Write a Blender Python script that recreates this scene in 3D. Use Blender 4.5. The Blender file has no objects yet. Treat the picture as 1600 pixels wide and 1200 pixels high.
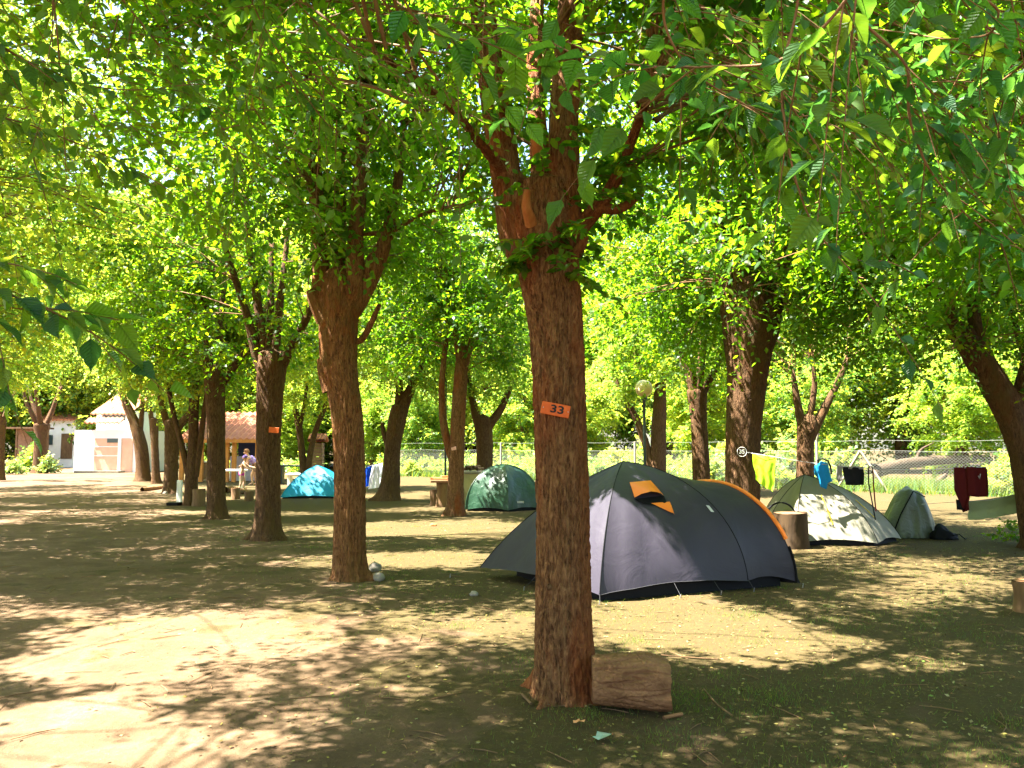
import bpy, bmesh, math, random
import numpy as np
from mathutils import Vector, Matrix, Quaternion, noise as mnoise
random.seed(7)
R = math.radians
sc = bpy.context.scene
COL = sc.collection
# ------------------------------------------------------------------ camera, sky, sun, exposure
EYE, F, PITCH = 1.55, 1250.0, math.atan(0.08)
cd = bpy.data.cameras.new('camera'); cam = bpy.data.objects.new('camera', cd); COL.objects.link(cam)
cam.location = (0, 0, EYE); cam.rotation_euler = (R(90) + PITCH, 0, 0)
cd.sensor_width = 36; cd.sensor_fit = 'HORIZONTAL'; cd.lens = 36 * F / 1600; cd.clip_start = 0.05; cd.clip_end = 2000
sc.camera = cam
SUN = Vector((-0.46, -0.06, 0.86)).normalized()
w = bpy.data.worlds.new('World'); sc.world = w; w.use_nodes = True
nt = w.node_tree; bg = nt.nodes['Background']; sky = nt.nodes.new('ShaderNodeTexSky'); sky.sky_type = 'NISHITA'; sky.sun_disc = False
sky.sun_elevation = math.asin(SUN.z); sky.sun_rotation = math.atan2(SUN.x, SUN.y); sky.air_density = 1.2; sky.dust_density = 2.0; sky.ozone_density = 0.6
nt.links.new(sky.outputs[0], bg.inputs[0]); bg.inputs[1].default_value = 0.05
ld = bpy.data.lights.new('sun', 'SUN'); sun = bpy.data.objects.new('sun', ld); COL.objects.link(sun)
ld.energy = 5.0; ld.angle = R(0.53); ld.color = (1.0, 0.94, 0.83)
sun.rotation_euler = SUN.to_track_quat('Z', 'Y').to_euler(); sun.location = (-20, 5, 40)
sc.view_settings.view_transform = 'Standard'; sc.view_settings.look = 'None'; sc.view_settings.gamma = 1
sc.view_settings.use_curve_mapping = False; sc.view_settings.exposure = 3.55
cy = sc.cycles
cy.max_bounces = 9; cy.diffuse_bounces = 5; cy.glossy_bounces = 3; cy.transmission_bounces = 7; cy.transparent_max_bounces = 6
cy.sample_clamp_indirect = 6; cy.use_denoising = True; cy.caustics_reflective = False; cy.caustics_refractive = False

# ------------------------------------------------------------------ placing: photograph pixels (1600x1200) to points of the place
CT, ST = math.cos(PITCH), math.sin(PITCH)
def ray(px, py):
    u, v = (px - 800) / F, (600 - py) / F
    return Vector((u, CT - v * ST, ST + v * CT))
def G(px, py, z=0.0):
    d = ray(px, py); t = (z - EYE) / d.z
    return Vector((d.x * t, d.y * t, z))
def D(px, py, Y):
    d = ray(px, py); t = Y / d.y
    return Vector((d.x * t, Y, EYE + d.z * t))
def lift(p, z=0.0): return (p[0], p[1], z)

# ------------------------------------------------------------------ materials
def mat(name, col, rough=0.7, spec=0.3, **kw):
    m = bpy.data.materials.new(name); m.use_nodes = True
    b = m.node_tree.nodes['Principled BSDF']
    b.inputs['Base Color'].default_value = (*col, 1); b.inputs['Roughness'].default_value = rough
    b.inputs['Specular IOR Level'].default_value = spec
    for k, v in kw.items(): b.inputs[k.replace('_', ' ')].default_value = v
    return m
def N(m, t, **kw):
    n = m.node_tree.nodes.new(t)
    for k, v in kw.items(): setattr(n, k, v)
    return n
def L(m, a, b): m.node_tree.links.new(a, b)
def coords(m, scale=(1, 1, 1), kind='Object'):
    tc = N(m, 'ShaderNodeTexCoord'); mp = N(m, 'ShaderNodeMapping'); mp.inputs['Scale'].default_value = scale
    L(m, tc.outputs[kind], mp.inputs[0]); return mp.outputs[0]
def noise_n(m, vec, scale, detail=4, rough=0.6, dist=0.0):
    n = N(m, 'ShaderNodeTexNoise'); n.inputs['Scale'].default_value = scale; n.inputs['Detail'].default_value = detail
    n.inputs['Roughness'].default_value = rough; n.inputs['Distortion'].default_value = dist; L(m, vec, n.inputs['Vector']); return n.outputs['Fac']
def ramp(m, fac, stops):
    r = N(m, 'ShaderNodeValToRGB'); e = r.color_ramp.elements
    while len(e) < len(stops): e.new(0.5)
    for i, (p, c) in enumerate(stops): e[i].position = p; e[i].color = (*c, 1) if len(c) == 3 else c
    L(m, fac, r.inputs[0]); return r.outputs[0]
def mix(m, fac, a, b, mode='MIX'):
    x = N(m, 'ShaderNodeMix', data_type='RGBA', blend_type=mode)
    for v, i in ((fac, 0), (a, 6), (b, 7)):
        if hasattr(v, 'is_linked'): L(m, v, x.inputs[i])
        else: x.inputs[i].default_value = v if i == 0 else (*v, 1)
    return x.outputs[2]
def bump(m, h, strength, dist=0.01, prev=None):
    b = N(m, 'ShaderNodeBump'); b.inputs['Strength'].default_value = strength; b.inputs['Distance'].default_value = dist
    L(m, h, b.inputs['Height'])
    if prev: L(m, prev, b.inputs['Normal'])
    return b.outputs[0]
def P(m): return m.node_tree.nodes['Principled BSDF']
def nmat(name, c1, c2, scale=5, rough=0.8, bs=0.4, bd=0.01, stretch=(1, 1, 1), spec=0.25, c3=None):
    m = mat(name, c1, rough, spec); v = coords(m, stretch); n = noise_n(m, v, scale, 6)
    st = [(0.3, c1), (0.7, c2)] if c3 is None else [(0.25, c1), (0.5, c2), (0.75, c3)]
    L(m, ramp(m, n, st), P(m).inputs['Base Color'])
    L(m, bump(m, noise_n(m, v, scale * 4, 5), bs, bd), P(m).inputs['Normal']); return m
def bark_mat(name, a, b, c, moss=0.0, red=.6, side=None):
    m = mat(name, a, 0.88, 0.15)
    v = coords(m, (1, 1, 0.24)); n1 = noise_n(m, v, 36, 5, .62, .9); n2 = noise_n(m, coords(m, (1, 1, .35)), 90, 4, .7); big = noise_n(m, coords(m, (1, 1, .35)), 3.2, 4, .6)
    base = ramp(m, n1, [(0.34, a), (0.47, b), (0.66, c)])
    base = mix(m, ramp(m, n2, [(.4, (0, 0, 0)), (.7, (.55, .55, .55))]), base, tuple(q * 1.25 for q in c))
    r = mix(m, ramp(m, big, [(0.50, (0, 0, 0)), (0.66, (red, red, red))]), base, (b[0] * 1.9, b[1] * .95, b[2] * .5), 'MIX')
    if side:   # one flank is redder, with a noisy edge
        sx = N(m, 'ShaderNodeSeparateXYZ'); L(m, coords(m), sx.inputs[0]); wn = noise_n(m, coords(m, (1, 1, .3)), 5, 4)
        ma = N(m, 'ShaderNodeMath', operation='MULTIPLY_ADD'); ma.inputs[1].default_value = .16; L(m, wn, ma.inputs[0]); L(m, sx.outputs[0], ma.inputs[2])
        fr = mix(m, n1, (.10, .028, .008), (.30, .095, .026))
        r = mix(m, ramp(m, ma.outputs[0], [(side - .04, (0, 0, 0)), (side + .10, (.75, .75, .75))]), r, fr)
    if moss:
        mo = ramp(m, noise_n(m, coords(m, (1, 1, .35)), 3.1, 5), [(0.50, (0, 0, 0)), (0.68, (moss, moss, moss))])
        r = mix(m, mo, r, (0.075, 0.08, 0.028))
    L(m, r, P(m).inputs['Base Color'])
    vo = N(m, 'ShaderNodeTexVoronoi', feature='DISTANCE_TO_EDGE'); vo.inputs['Scale'].default_value = 30; L(m, v, vo.inputs['Vector'])
    L(m, bump(m, n1, 1.0, 0.035, bump(m, vo.outputs[0], 0.8, 0.02, bump(m, n2, .6, .006))), P(m).inputs['Normal']); return m
def leaf_mat(name, refl, trans, tf=0.5, rough=0.45, spec=0.35):
    m = mat(name, refl, rough, spec); p = P(m)
    at = N(m, 'ShaderNodeAttribute', attribute_name='rnd')
    ob = N(m, 'ShaderNodeObjectInfo')
    ad = N(m, 'ShaderNodeMath', operation='ADD'); L(m, at.outputs['Fac'], ad.inputs[0]); L(m, ob.outputs['Random'], ad.inputs[1])
    fr = N(m, 'ShaderNodeMath', operation='FRACT'); L(m, ad.outputs[0], fr.inputs[0])
    def var(c):
        return ramp(m, fr.outputs[0], [(0.0, (c[0] * .45, c[1] * .66, c[2] * 1.3)), (0.45, c), (0.88, (c[0] * 1.5, c[1] * 1.2, c[2] * .8)), (1.0, (min(.9, c[0] * 2.4), c[1] * 1.35, c[2]))])
    L(m, var(refl), p.inputs['Base Color'])
    t = N(m, 'ShaderNodeBsdfTranslucent'); L(m, var(trans), t.inputs[0])
    mx = N(m, 'ShaderNodeMixShader'); mx.inputs[0].default_value = tf
    L(m, p.outputs[0], mx.inputs[1]); L(m, t.outputs[0], mx.inputs[2])
    L(m, mx.outputs[0], m.node_tree.nodes['Material Output'].inputs[0]); return m
def fabric(name, col, rough=0.6, spec=0.4, trans=0.0, tcol=None, wr=0.35, scale=6, bd=0.02):
    m = mat(name, col, rough, spec); v = coords(m); n = noise_n(m, v, scale, 4, .55, .8)
    L(m, mix(m, n, tuple(c * .85 for c in col), tuple(min(1, c * 1.15) for c in col)), P(m).inputs['Base Color'])
    L(m, bump(m, n, wr, bd), P(m).inputs['Normal'])
    if trans:
        t = N(m, 'ShaderNodeBsdfTranslucent'); t.inputs[0].default_value = (*(tcol or col), 1)
        mx = N(m, 'ShaderNodeMixShader'); mx.inputs[0].default_value = trans
        L(m, P(m).outputs[0], mx.inputs[1]); L(m, t.outputs[0], mx.inputs[2]); L(m, mx.outputs[0], m.node_tree.nodes['Material Output'].inputs[0])
    return m
M = {}
M['bark_red'] = bark_mat('bark_red', (0.030, 0.014, 0.007), (0.11, 0.048, 0.020), (0.21, 0.115, 0.055), 0, .7)
M['bark_33'] = bark_mat('bark_33', (0.036, 0.014, 0.006), (0.130, 0.053, 0.020), (0.27, 0.140, 0.060), 0, .6, .125)
M['bark_gold'] = bark_mat('bark_gold', (0.036, 0.015, 0.006), (0.125, 0.052, 0.019), (0.23, 0.115, 0.048), .6, .6)
M['bark'] = bark_mat('bark', (0.022, 0.011, 0.006), (0.066, 0.033, 0.015), (0.13, 0.072, 0.036), 0.45, .55)
M['cutwood'] = nmat('cutwood', (0.30, 0.085, 0.02), (0.48, 0.19, 0.06), 14, .8, .8, .01, (1, 1, .3))
M['twig'] = nmat('twig', (0.13, 0.062, 0.026), (0.24, 0.13, 0.055), 20, .7)
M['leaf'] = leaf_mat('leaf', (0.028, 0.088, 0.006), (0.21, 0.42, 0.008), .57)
M['leaf_far'] = leaf_mat('leaf_far', (0.12, 0.21, 0.028), (0.43, 0.61, 0.06), .6)  # brighter copy of leaf; overexposed sunlit glow put into its colour
M['leaf_near'] = leaf_mat('leaf_near', (0.038, 0.125, 0.024), (0.20, 0.41, 0.025), .52, .4, .4)
_m = M['leaf_near']; _s = N(_m, 'ShaderNodeSeparateXYZ'); L(_m, coords(_m), _s.inputs[0])
_a = N(_m, 'ShaderNodeMath', operation='ABSOLUTE'); L(_m, _s.outputs[0], _a.inputs[0]); _b = N(_m, 'ShaderNodeMath', operation='MULTIPLY_ADD'); _b.inputs[1].default_value = -.9; L(_m, _a.outputs[0], _b.inputs[0]); L(_m, _s.outputs[1], _b.inputs[2])
_c = N(_m, 'ShaderNodeMath', operation='MULTIPLY'); _c.inputs[1].default_value = 58; L(_m, _b.outputs[0], _c.inputs[0]); _d = N(_m, 'ShaderNodeMath', operation='SINE'); L(_m, _c.outputs[0], _d.inputs[0]); _e = bump(_m, _d.outputs[0], .5, .02); L(_m, _e, P(_m).inputs['Normal'])
M['leaf_pale'] = leaf_mat('leaf_pale', (0.20, 0.29, 0.07), (0.45, 0.56, 0.10), .55)  # palest leaf copy; washed-out background light put into its colour
M['log'] = nmat('log', (0.13, 0.055, 0.022), (0.30, 0.150, 0.068), 6, .85, .6, .008, (.8, 2, 2))
_m = M['log']; _vo = N(_m, 'ShaderNodeTexVoronoi', feature='DISTANCE_TO_EDGE'); _vo.inputs['Scale'].default_value = 26; L(_m, coords(_m, (.7, 1.5, 1.5)), _vo.inputs['Vector'])
_r = ramp(_m, _vo.outputs[0], [(0, (0, 0, 0)), (.09, (1, 1, 1))]); _n0 = P(_m).inputs['Normal'].links[0].from_socket; L(_m, bump(_m, _r, .35, .006, _n0), P(_m).inputs['Normal'])
M['stump_wood'] = nmat('stump_wood', (0.10, 0.055, 0.028), (0.22, 0.13, 0.065), 7, .85, .6, .01, (1, 1, .25))
M['stone'] = nmat('stone', (0.16, 0.14, 0.115), (0.28, 0.25, 0.21), 9, .85, .5)

# ------------------------------------------------------------------ mesh helpers
def link(name, me, parent=None, mats=(), smooth=False):
    for m in mats: me.materials.append(M[m] if isinstance(m, str) else m)
    if smooth and len(me.polygons): me.polygons.foreach_set('use_smooth', np.ones(len(me.polygons), dtype=bool))
    o = bpy.data.objects.new(name, me); COL.objects.link(o)
    if parent is not None: o.parent = parent
    return o
def nmesh(name, V, Fc, parent=None, mats=(), smooth=False, rnd=None, idx=None):
    """V (n,3) array, Fc (m,k) array of same-size faces"""
    V = np.ascontiguousarray(V, dtype=np.float32); Fc = np.ascontiguousarray(Fc, dtype=np.int32)
    me = bpy.data.meshes.new(name); m, k = Fc.shape
    me.vertices.add(len(V)); me.vertices.foreach_set('co', V.ravel())
    me.loops.add(m * k); me.loops.foreach_set('vertex_index', Fc.ravel())
    me.polygons.add(m); me.polygons.foreach_set('loop_start', np.arange(0, m * k, k, dtype=np.int32))
    try: me.polygons.foreach_set('loop_total', np.full(m, k, dtype=np.int32))
    except Exception: pass
    if idx is not None: me.polygons.foreach_set('material_index', np.ascontiguousarray(idx, dtype=np.int32))
    if rnd is not None:
        a = me.attributes.new('rnd', 'FLOAT', 'FACE'); a.data.foreach_set('value', np.ascontiguousarray(rnd, dtype=np.float32))
    me.update(calc_edges=True)
    return link(name, me, parent, mats, smooth)
def pmesh(name, V, Fc, parent=None, mats=(), smooth=False, loc=None):
    me = bpy.data.meshes.new(name); me.from_pydata([tuple(v) for v in V], [], [tuple(f) for f in Fc]); me.update()
    o = link(name, me, parent, mats, smooth)
    if loc is not None: o.location = loc
    return o
def bobj(name, bm, parent=None, mats=(), smooth=False):
    me = bpy.data.meshes.new(name); bm.to_mesh(me); bm.free(); return link(name, me, parent, mats, smooth)
def box(bm, c, s, rot=0.0, bev=0.0, tilt=None):
    r = bmesh.ops.create_cube(bm, size=1); vs = r['verts']
    mtx = Matrix.Translation(c) @ (tilt if tilt is not None else Matrix.Rotation(rot, 4, 'Z')) @ Matrix.Diagonal((*s, 1))
    bmesh.ops.transform(bm, matrix=mtx, verts=vs)
    if bev:
        es = list({e for v in vs for e in v.link_edges})
        bmesh.ops.bevel(bm, geom=es, offset=bev, segments=1, affect='EDGES')
def boxo(name, c, s, parent=None, m='stone', rot=0.0, bev=0.0):
    bm = bmesh.new(); box(bm, c, s, rot, bev); return bobj(name, bm, parent, (m,))
def tubes(Pt, Rd, sides=6, caps=False):
    """Pt (N,K,3), Rd (N,K) -> V, F(quads)"""
    Pt = np.asarray(Pt, float); Rd = np.asarray(Rd, float)
    Nn, K, _ = Pt.shape
    T = np.gradient(Pt, axis=1); T /= np.linalg.norm(T, axis=2, keepdims=True) + 1e-9
    ref = np.where(np.abs(T[:, :1, 2:3]) > .75, np.array([1., 0.13, 0]), np.array([0., 0.1, 1.])) * np.ones_like(T)
    A = np.cross(T, ref); A /= np.linalg.norm(A, axis=2, keepdims=True) + 1e-9; B = np.cross(T, A)
    th = np.arange(sides) * 2 * np.pi / sides
    V = Pt[:, :, None, :] + Rd[:, :, None, None] * (np.cos(th)[None, None, :, None] * A[:, :, None, :] + np.sin(th)[None, None, :, None] * B[:, :, None, :])
    n0 = (np.arange(Nn) * K * sides)[:, None, None]; k0 = (np.arange(K - 1) * sides)[None, :, None]; s = np.arange(sides)[None, None, :]; s1 = (s + 1) % sides
    Fq = np.stack([n0 + k0 + s, n0 + k0 + s1, n0 + k0 + sides + s1, n0 + k0 + sides + s], -1).reshape(-1, 4)
    return V.reshape(-1, 3), Fq
def wire(name, pts, r, parent=None, m='twig', sides=5):
    V, Fq = tubes([[tuple(p) for p in pts]], [[r] * len(pts)], sides); return nmesh(name, V, Fq, parent, (m,), True)
def cat(pts, n):
    """Catmull-Rom resample of points (any dimension)"""
    p = np.array([tuple(q) for q in pts], float)
    if len(p) < 2: return p
    e = np.vstack([2 * p[0] - p[1], p, 2 * p[-1] - p[-2]]); out = []
    ts = np.linspace(0, len(p) - 1 - 1e-6, n)
    for t in ts:
        i = int(t); u = t - i; a, b, c, d = e[i:i + 4]
        out.append(.5 * ((2 * b) + (c - a) * u + (2 * a - 5 * b + 4 * c - d) * u * u + (3 * b - a - 3 * c + d) * u ** 3))
    return np.array(out)
def barked(name, pts, rad, parent, m, sides=28, rings=40, amp=0.012, ridge=7.0, zf=2.2, flare=0.0, cap=True, seed=0, fine=0.0, cutcap=False):
    """a limb or trunk with real bark relief: pts list of points, rad radii"""
    Pc = cat(pts, rings); Rr = cat([(r,) for r in rad], rings)[:, 0]
    T = np.gradient(Pc, axis=0); T /= np.linalg.norm(T, axis=1, keepdims=True)
    ref = np.array([1., .05, 0]) if abs(T[0, 2]) > .6 else np.array([0, 0.05, 1.])
    V = []; s = 0.0; so = seed * 7.31
    for i in range(rings):
        A = np.cross(T[i], ref); A /= np.linalg.norm(A); B = np.cross(T[i], A)
        if i: s += np.linalg.norm(Pc[i] - Pc[i - 1])
        for k in range(sides):
            th = 2 * math.pi * k / sides; c, sn = math.cos(th), math.sin(th)
            r = Rr[i]
            lob = mnoise.noise(Vector((c * 1.3 + so, sn * 1.3, s * .9)))
            r *= 1 + .13 * lob
            if flare:
                fl = math.exp(-max(Pc[i][2], 0) / .10); fl2 = math.exp(-max(Pc[i][2], 0) / .35)
                r *= 1 + flare * fl * (0.55 + 2.6 * max(0, mnoise.noise(Vector((c * 2.6 + so, sn * 2.6, 3))))) + (.05 + .12 * max(0, mnoise.noise(Vector((c * 2.6 + so, sn * 2.6, 3))))) * fl2
            q = Vector((c * ridge + so, sn * ridge, s * zf)); wv = mnoise.noise(q * .5) * 1.2
            rd = 1 - 2.1 * abs(mnoise.noise(q + Vector((wv, wv, 0))))
            r += amp * rd
            if fine: r += fine * mnoise.noise(Vector((c * ridge * 2.6, sn * ridge * 2.6, s * 14 + so)))
            V.append(Pc[i] + r * (c * A + sn * B))
    s0 = np.arange(sides); s1 = (s0 + 1) % sides
    Fq = np.concatenate([np.stack([i * sides + s0, i * sides + s1, (i + 1) * sides + s1, (i + 1) * sides + s0], 1) for i in range(rings - 1)])
    Fq = list(map(tuple, Fq)); V = list(V); idx = [0] * len(Fq)
    if cap:
        V.append(Pc[-1] + T[-1] * Rr[-1] * (.15 if cutcap else .6)); b = (rings - 1) * sides
        for k in range(sides): Fq.append((b + k, b + (k + 1) % sides, len(V) - 1)); idx.append(1 if cutcap else 0)
    me = bpy.data.meshes.new(name); me.from_pydata([tuple(v) for v in V], [], [tuple(int(x) for x in f) for f in Fq])
    me.polygons.foreach_set('material_index', idx); me.update()
    o = link(name, me, parent, (m, 'cutwood') if cutcap else (m,), True); return o
def thing(name, label, cat_, loc=(0, 0, 0), rz=0.0, group=None):
    o = bpy.data.objects.new(name, None); COL.objects.link(o); o.location = loc; o.rotation_euler = (0, 0, rz); o.empty_display_size = .2
    o['label'] = label; o['category'] = cat_
    if group: o['group'] = group
    return o
def tag(o, label, cat_, group=None):
    o['label'] = label; o['category'] = cat_
    if group: o['group'] = group
    return o
def struct(o): o['kind'] = 'structure'; return o
def stuff(o, label=None):
    o['kind'] = 'stuff'
    if label: o['label'] = label
    return o
def tonp(p): return np.array(tuple(p), float)

# ------------------------------------------------------------------ where the sun comes through the leaves (gaps in the canopy, found by tracing towards the sun)
GAPS = []   # (x, y, rx, ry, strength) on the ground
def gap(px, py, rx, ry, s=1.0, z=0.0, Y=None):
    p = G(px, py) if Y is None else D(px, py, Y)
    if Y is not None: p = p - SUN * (p.z / SUN.z)
    GAPS.append((p.x, p.y, rx, ry, s))
def gapxy(x, y, rx, ry, s=1.0): GAPS.append((x, y, rx, ry, s))
gap(300, 985, 1.1, 0.66, .95); gap(120, 1040, .9, .42, .93); gap(330, 1160, .5, .22, .9); gap(40, 1125, .7, .32); gap(200, 1185, .7, .24); gap(70, 955, .5, .2, .6)
gap(1085, 975, 1.15, .62); gap(1205, 1000, .7, .33, .95); gap(1340, 1035, .6, .16, .6); gap(1400, 1060, .5, .12, .5); gap(1060, 940, .6, .4)
gap(660, 872, 1.0, .8); gap(690, 826, 1.7, 1.5); gap(600, 825, 1.0, 1.1)
gap(520, 880, .9, .3, .5); gap(1450, 880, .6, .15, .4); gap(1580, 925, .5, .2, .4)
gap(1000, 850, .55, .45, 1.0, Y=8.5); gap(1045, 905, .5, .4, 1.0, Y=8.3); gap(965, 800, .3, .35, .9, Y=8.75)
gap(700, 785, 2.5, 1.1, .6); gap(480, 800, 1.5, .9, .5); gap(200, 800, 3.2, .7, .5); gap(230, 870, 1.6, .35, .35); gap(60, 900, 1.2, .25, .3)
gap(1290, 790, .8, .5, .6, Y=13.2); gap(1500, 790, 3.0, 2.0, .95); gap(1300, 775, 3, 2.5, .8)
gapxy(13, 24, 9, 5.0, .95); gapxy(3, 33, 9, 5, .85); gapxy(-5, 38, 12, 7, .8); gapxy(-25, 46, 14, 8, 1.0); gapxy(-14, 30, 5, 4, .4); gapxy(-2, 21.5, 3.5, 1.6, .6)
_G = np.array(GAPS)
def wob(x, y):
    return (np.sin(x * 3.1 + 1.3 * np.sin(y * 2.3)) * .5 + np.sin(y * 4.7 + 1.7 * np.sin(x * 3.9 + 1)) * .5 + .8 * np.sin(x * 9.1 + y * 3.3) * np.sin(y * 11.7 - x * 2.1))
def sunlit(Pp):
    """probability that the canopy is open at points Pp (n,3)"""
    k = Pp[:, 2] / SUN.z; x = Pp[:, 0] - SUN.x * k; y = Pp[:, 1] - SUN.y * k
    best = np.zeros(len(Pp)); wv = wob(x, y) * .30
    for gx, gy, rx, ry, s in _G:
        q = np.sqrt(((x - gx) / rx) ** 2 + ((y - gy) / ry) ** 2) + wv
        best = np.maximum(best, s * np.clip((1.28 - q) / .3, 0, 1))
    return best

# ------------------------------------------------------------------ leaves
def leaves(base, axis, nrm, size, width, shape, rng, fold=.25):
    """leaf faces: base (n,3), axis unit, nrm approx unit; shape 4 or 6 verts"""
    n = len(base); axis = axis / (np.linalg.norm(axis, axis=1, keepdims=True) + 1e-9)
    side = np.cross(axis, nrm); side /= np.linalg.norm(side, axis=1, keepdims=True) + 1e-9; up = np.cross(side, axis)
    Lh = size[:, None]; W = (size * width)[:, None]
    if shape == 4:
        V = np.stack([base, base + axis * Lh * .45 + side * W * .5 + up * W * fold * .3, base + axis * Lh, base + axis * Lh * .45 - side * W * .5 + up * W * fold * .3], 1)
        Fq = np.arange(n * 4).reshape(n, 4); return V.reshape(-1, 3), Fq
    V = np.stack([base, base + axis * Lh * .26 + side * W * .46 + up * W * fold * .4, base + axis * Lh * .64 + side * W * .40 + up * W * fold * .25,
                  base + axis * Lh - up * Lh * .08, base + axis * Lh * .64 - side * W * .40 + up * W * fold * .25, base + axis * Lh * .26 - side * W * .46 + up * W * fold * .4], 1)
    f = np.arange(n)[:, None] * 6
    Fq = np.concatenate([f + np.array([[0, 1, 2, 3]]), f + np.array([[0, 3, 4, 5]])], 0)
    return V.reshape(-1, 3), Fq
def twigs(p0, d, Lg, droop, k, rng, lsize, shape, cull=1.0, lwidth=.62, tr=.004, jit=.35, tsides=3, tf=1.0):
    """twigs from p0 along d with k leaves each. returns leaf V,F,rnd and twig tube V,F"""
    if cull:
        cull = float(cull) if np.mean(p0[:, 1]) < 19 else .62
        mid = p0 + d * Lg[:, None] * .5; pr = sunlit(mid) * cull; ok = rng.random(len(p0)) > pr
        p0, d, Lg, droop = p0[ok], d[ok], Lg[ok], droop[ok]
    n = len(p0)
    def at(t): return p0[:, None] + d[:, None] * (Lg[:, None] * t)[..., None] + np.array([0, 0, -1.]) * (droop[:, None] * Lg[:, None] * t * t)[..., None]
    K = 5 if shape == 6 else 3; tt = np.linspace(0, 1, K)[None] * np.ones((n, 1)); Pt = at(tt)
    tl = (np.arange(k)[None] + rng.random((n, k)) * .7) / k * .93 + .07; lp = at(tl)
    tan = d[:, None] + np.array([0, 0, -2.]) * (droop[:, None] * tl)[..., None]; tan /= np.linalg.norm(tan, axis=2, keepdims=True)
    up = np.array([0, 0, 1.]) + rng.normal(0, .3, (n, 1, 3)); sd = np.cross(tan, up * np.ones_like(tan)); sd /= np.linalg.norm(sd, axis=2, keepdims=True) + 1e-9
    sg = np.where(np.arange(k) % 2 == 0, 1., -1.)[None, :, None]
    ax = tan * .55 + sd * sg * .8 + rng.normal(0, jit, (n, k, 3)) + np.array([0, 0, -.22]); nm = up + rng.normal(0, jit * 1.2, (n, k, 3))
    ls = lsize * (.6 + .6 * rng.random((n, k)))
    lp, ax, nm, ls = lp.reshape(-1, 3), ax.reshape(-1, 3), nm.reshape(-1, 3), ls.reshape(-1)
    tv = np.repeat(rng.random(n), k) * .5 + rng.random(n * k) * .5
    if cull:
        ok = rng.random(len(lp)) > (sunlit(lp) ** 2.2) * cull * .93; lp, ax, nm, ls, tv = lp[ok], ax[ok], nm[ok], ls[ok], tv[ok]
    V, Fq = leaves(lp, ax, nm, ls, lwidth, shape, rng)
    rn = tv if shape == 4 else np.concatenate([tv, tv])
    tk = rng.random(n) < tf; Pt = Pt[tk]; Rd = (tr * np.linspace(1, .3, K))[None] * np.ones((len(Pt), 1)); TV, TF = tubes(Pt, Rd, tsides)
    return V, Fq, rn, TV, TF
# ------------------------------------------------------------------ the ground
def ground_mat():
    m = mat('earth', (.25, .2, .1), .95, .12); v = coords(m)
    big = noise_n(m, v, .35, 5, .6); mid = noise_n(m, v, 1.7, 6, .65, .4); fine = noise_n(m, v, 22, 6, .7); sp = noise_n(m, v, 70, 3, .7)
    earth = ramp(m, mid, [(0.3, (0.078, 0.048, 0.029)), (0.5, (0.127, 0.080, 0.047)), (0.7, (0.190, 0.130, 0.084))])
    moss = ramp(m, fine, [(0.3, (0.030, 0.025, 0.008)), (0.6, (0.064, 0.049, 0.016)), (0.8, (0.10, 0.076, 0.030))])
    # the trodden drive at the left stays bare, the camping side is mossy
    sx = N(m, 'ShaderNodeSeparateXYZ'); L(m, coords(m, (1, 1, 1)), sx.inputs[0])
    ma = N(m, 'ShaderNodeMath', operation='MULTIPLY_ADD'); ma.inputs[1].default_value = .5; L(m, sx.outputs[1], ma.inputs[0]); L(m, sx.outputs[0], ma.inputs[2])
    mr = N(m, 'ShaderNodeMapRange'); mr.inputs[1].default_value = 0.6; mr.inputs[2].default_value = 4.2; mr.inputs[3].default_value = -.22; mr.inputs[4].default_value = .16; L(m, ma.outputs[0], mr.inputs[0])
    s = N(m, 'ShaderNodeMath', operation='ADD'); L(m, mr.outputs[0], s.inputs[0]); L(m, mid, s.inputs[1])
    s2 = N(m, 'ShaderNodeMath', operation='ADD'); L(m, s.outputs[0], s2.inputs[0]); L(m, big, s2.inputs[1])
    fac = ramp(m, s2.outputs[0], [(.88, (0, 0, 0)), (1.12, (.9, .9, .9))])
    c = mix(m, fac, earth, moss)
    c = mix(m, ramp(m, fine, [(.35, (.55, .55, .55)), (.62, (0, 0, 0))]), c, (.075, .05, .026))
    c = mix(m, ramp(m, sp, [(.66, (0, 0, 0)), (.72, (.8, .8, .8))]), c, (.30, .25, .13))
    L(m, c, P(m).inputs['Base Color'])
    L(m, bump(m, fine, .75, .02, bump(m, sp, .5, .008)), P(m).inputs['Normal']); return m
M['earth'] = ground_mat()
na = 240; rr = np.concatenate([[.02], np.geomspace(.8, 30, 130), np.geomspace(33, 900, 34)]); th = np.arange(na) * 2 * np.pi / na
def gz(x, y, r):
    a = np.clip(1 - r / 28, 0, 1)
    return a * (.010 * np.sin(x * 2.1 + np.sin(y * 1.7)) * np.sin(y * 2.6) + .007 * np.sin(x * 6.3 + 2 * np.sin(y * 4.1)) * np.sin(y * 7.7 + x) + .004 * np.sin(x * 17 + y * 5) * np.sin(y * 19 - x * 7)) - .012 * a
X = rr[:, None] * np.cos(th); Yy = rr[:, None] * np.sin(th); Z = gz(X, Yy, rr[:, None] * np.ones_like(X))
Vg = np.stack([X, Yy, Z], -1).reshape(-1, 3)
i = np.arange(len(rr) - 1)[:, None] * na; k = np.arange(na)[None]; k1 = (k + 1) % na
Fg = np.stack([i + k, i + na + k, i + na + k1, i + k1], -1).reshape(-1, 4)
struct(nmesh('ground', Vg, Fg, None, ('earth',), True))

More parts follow.
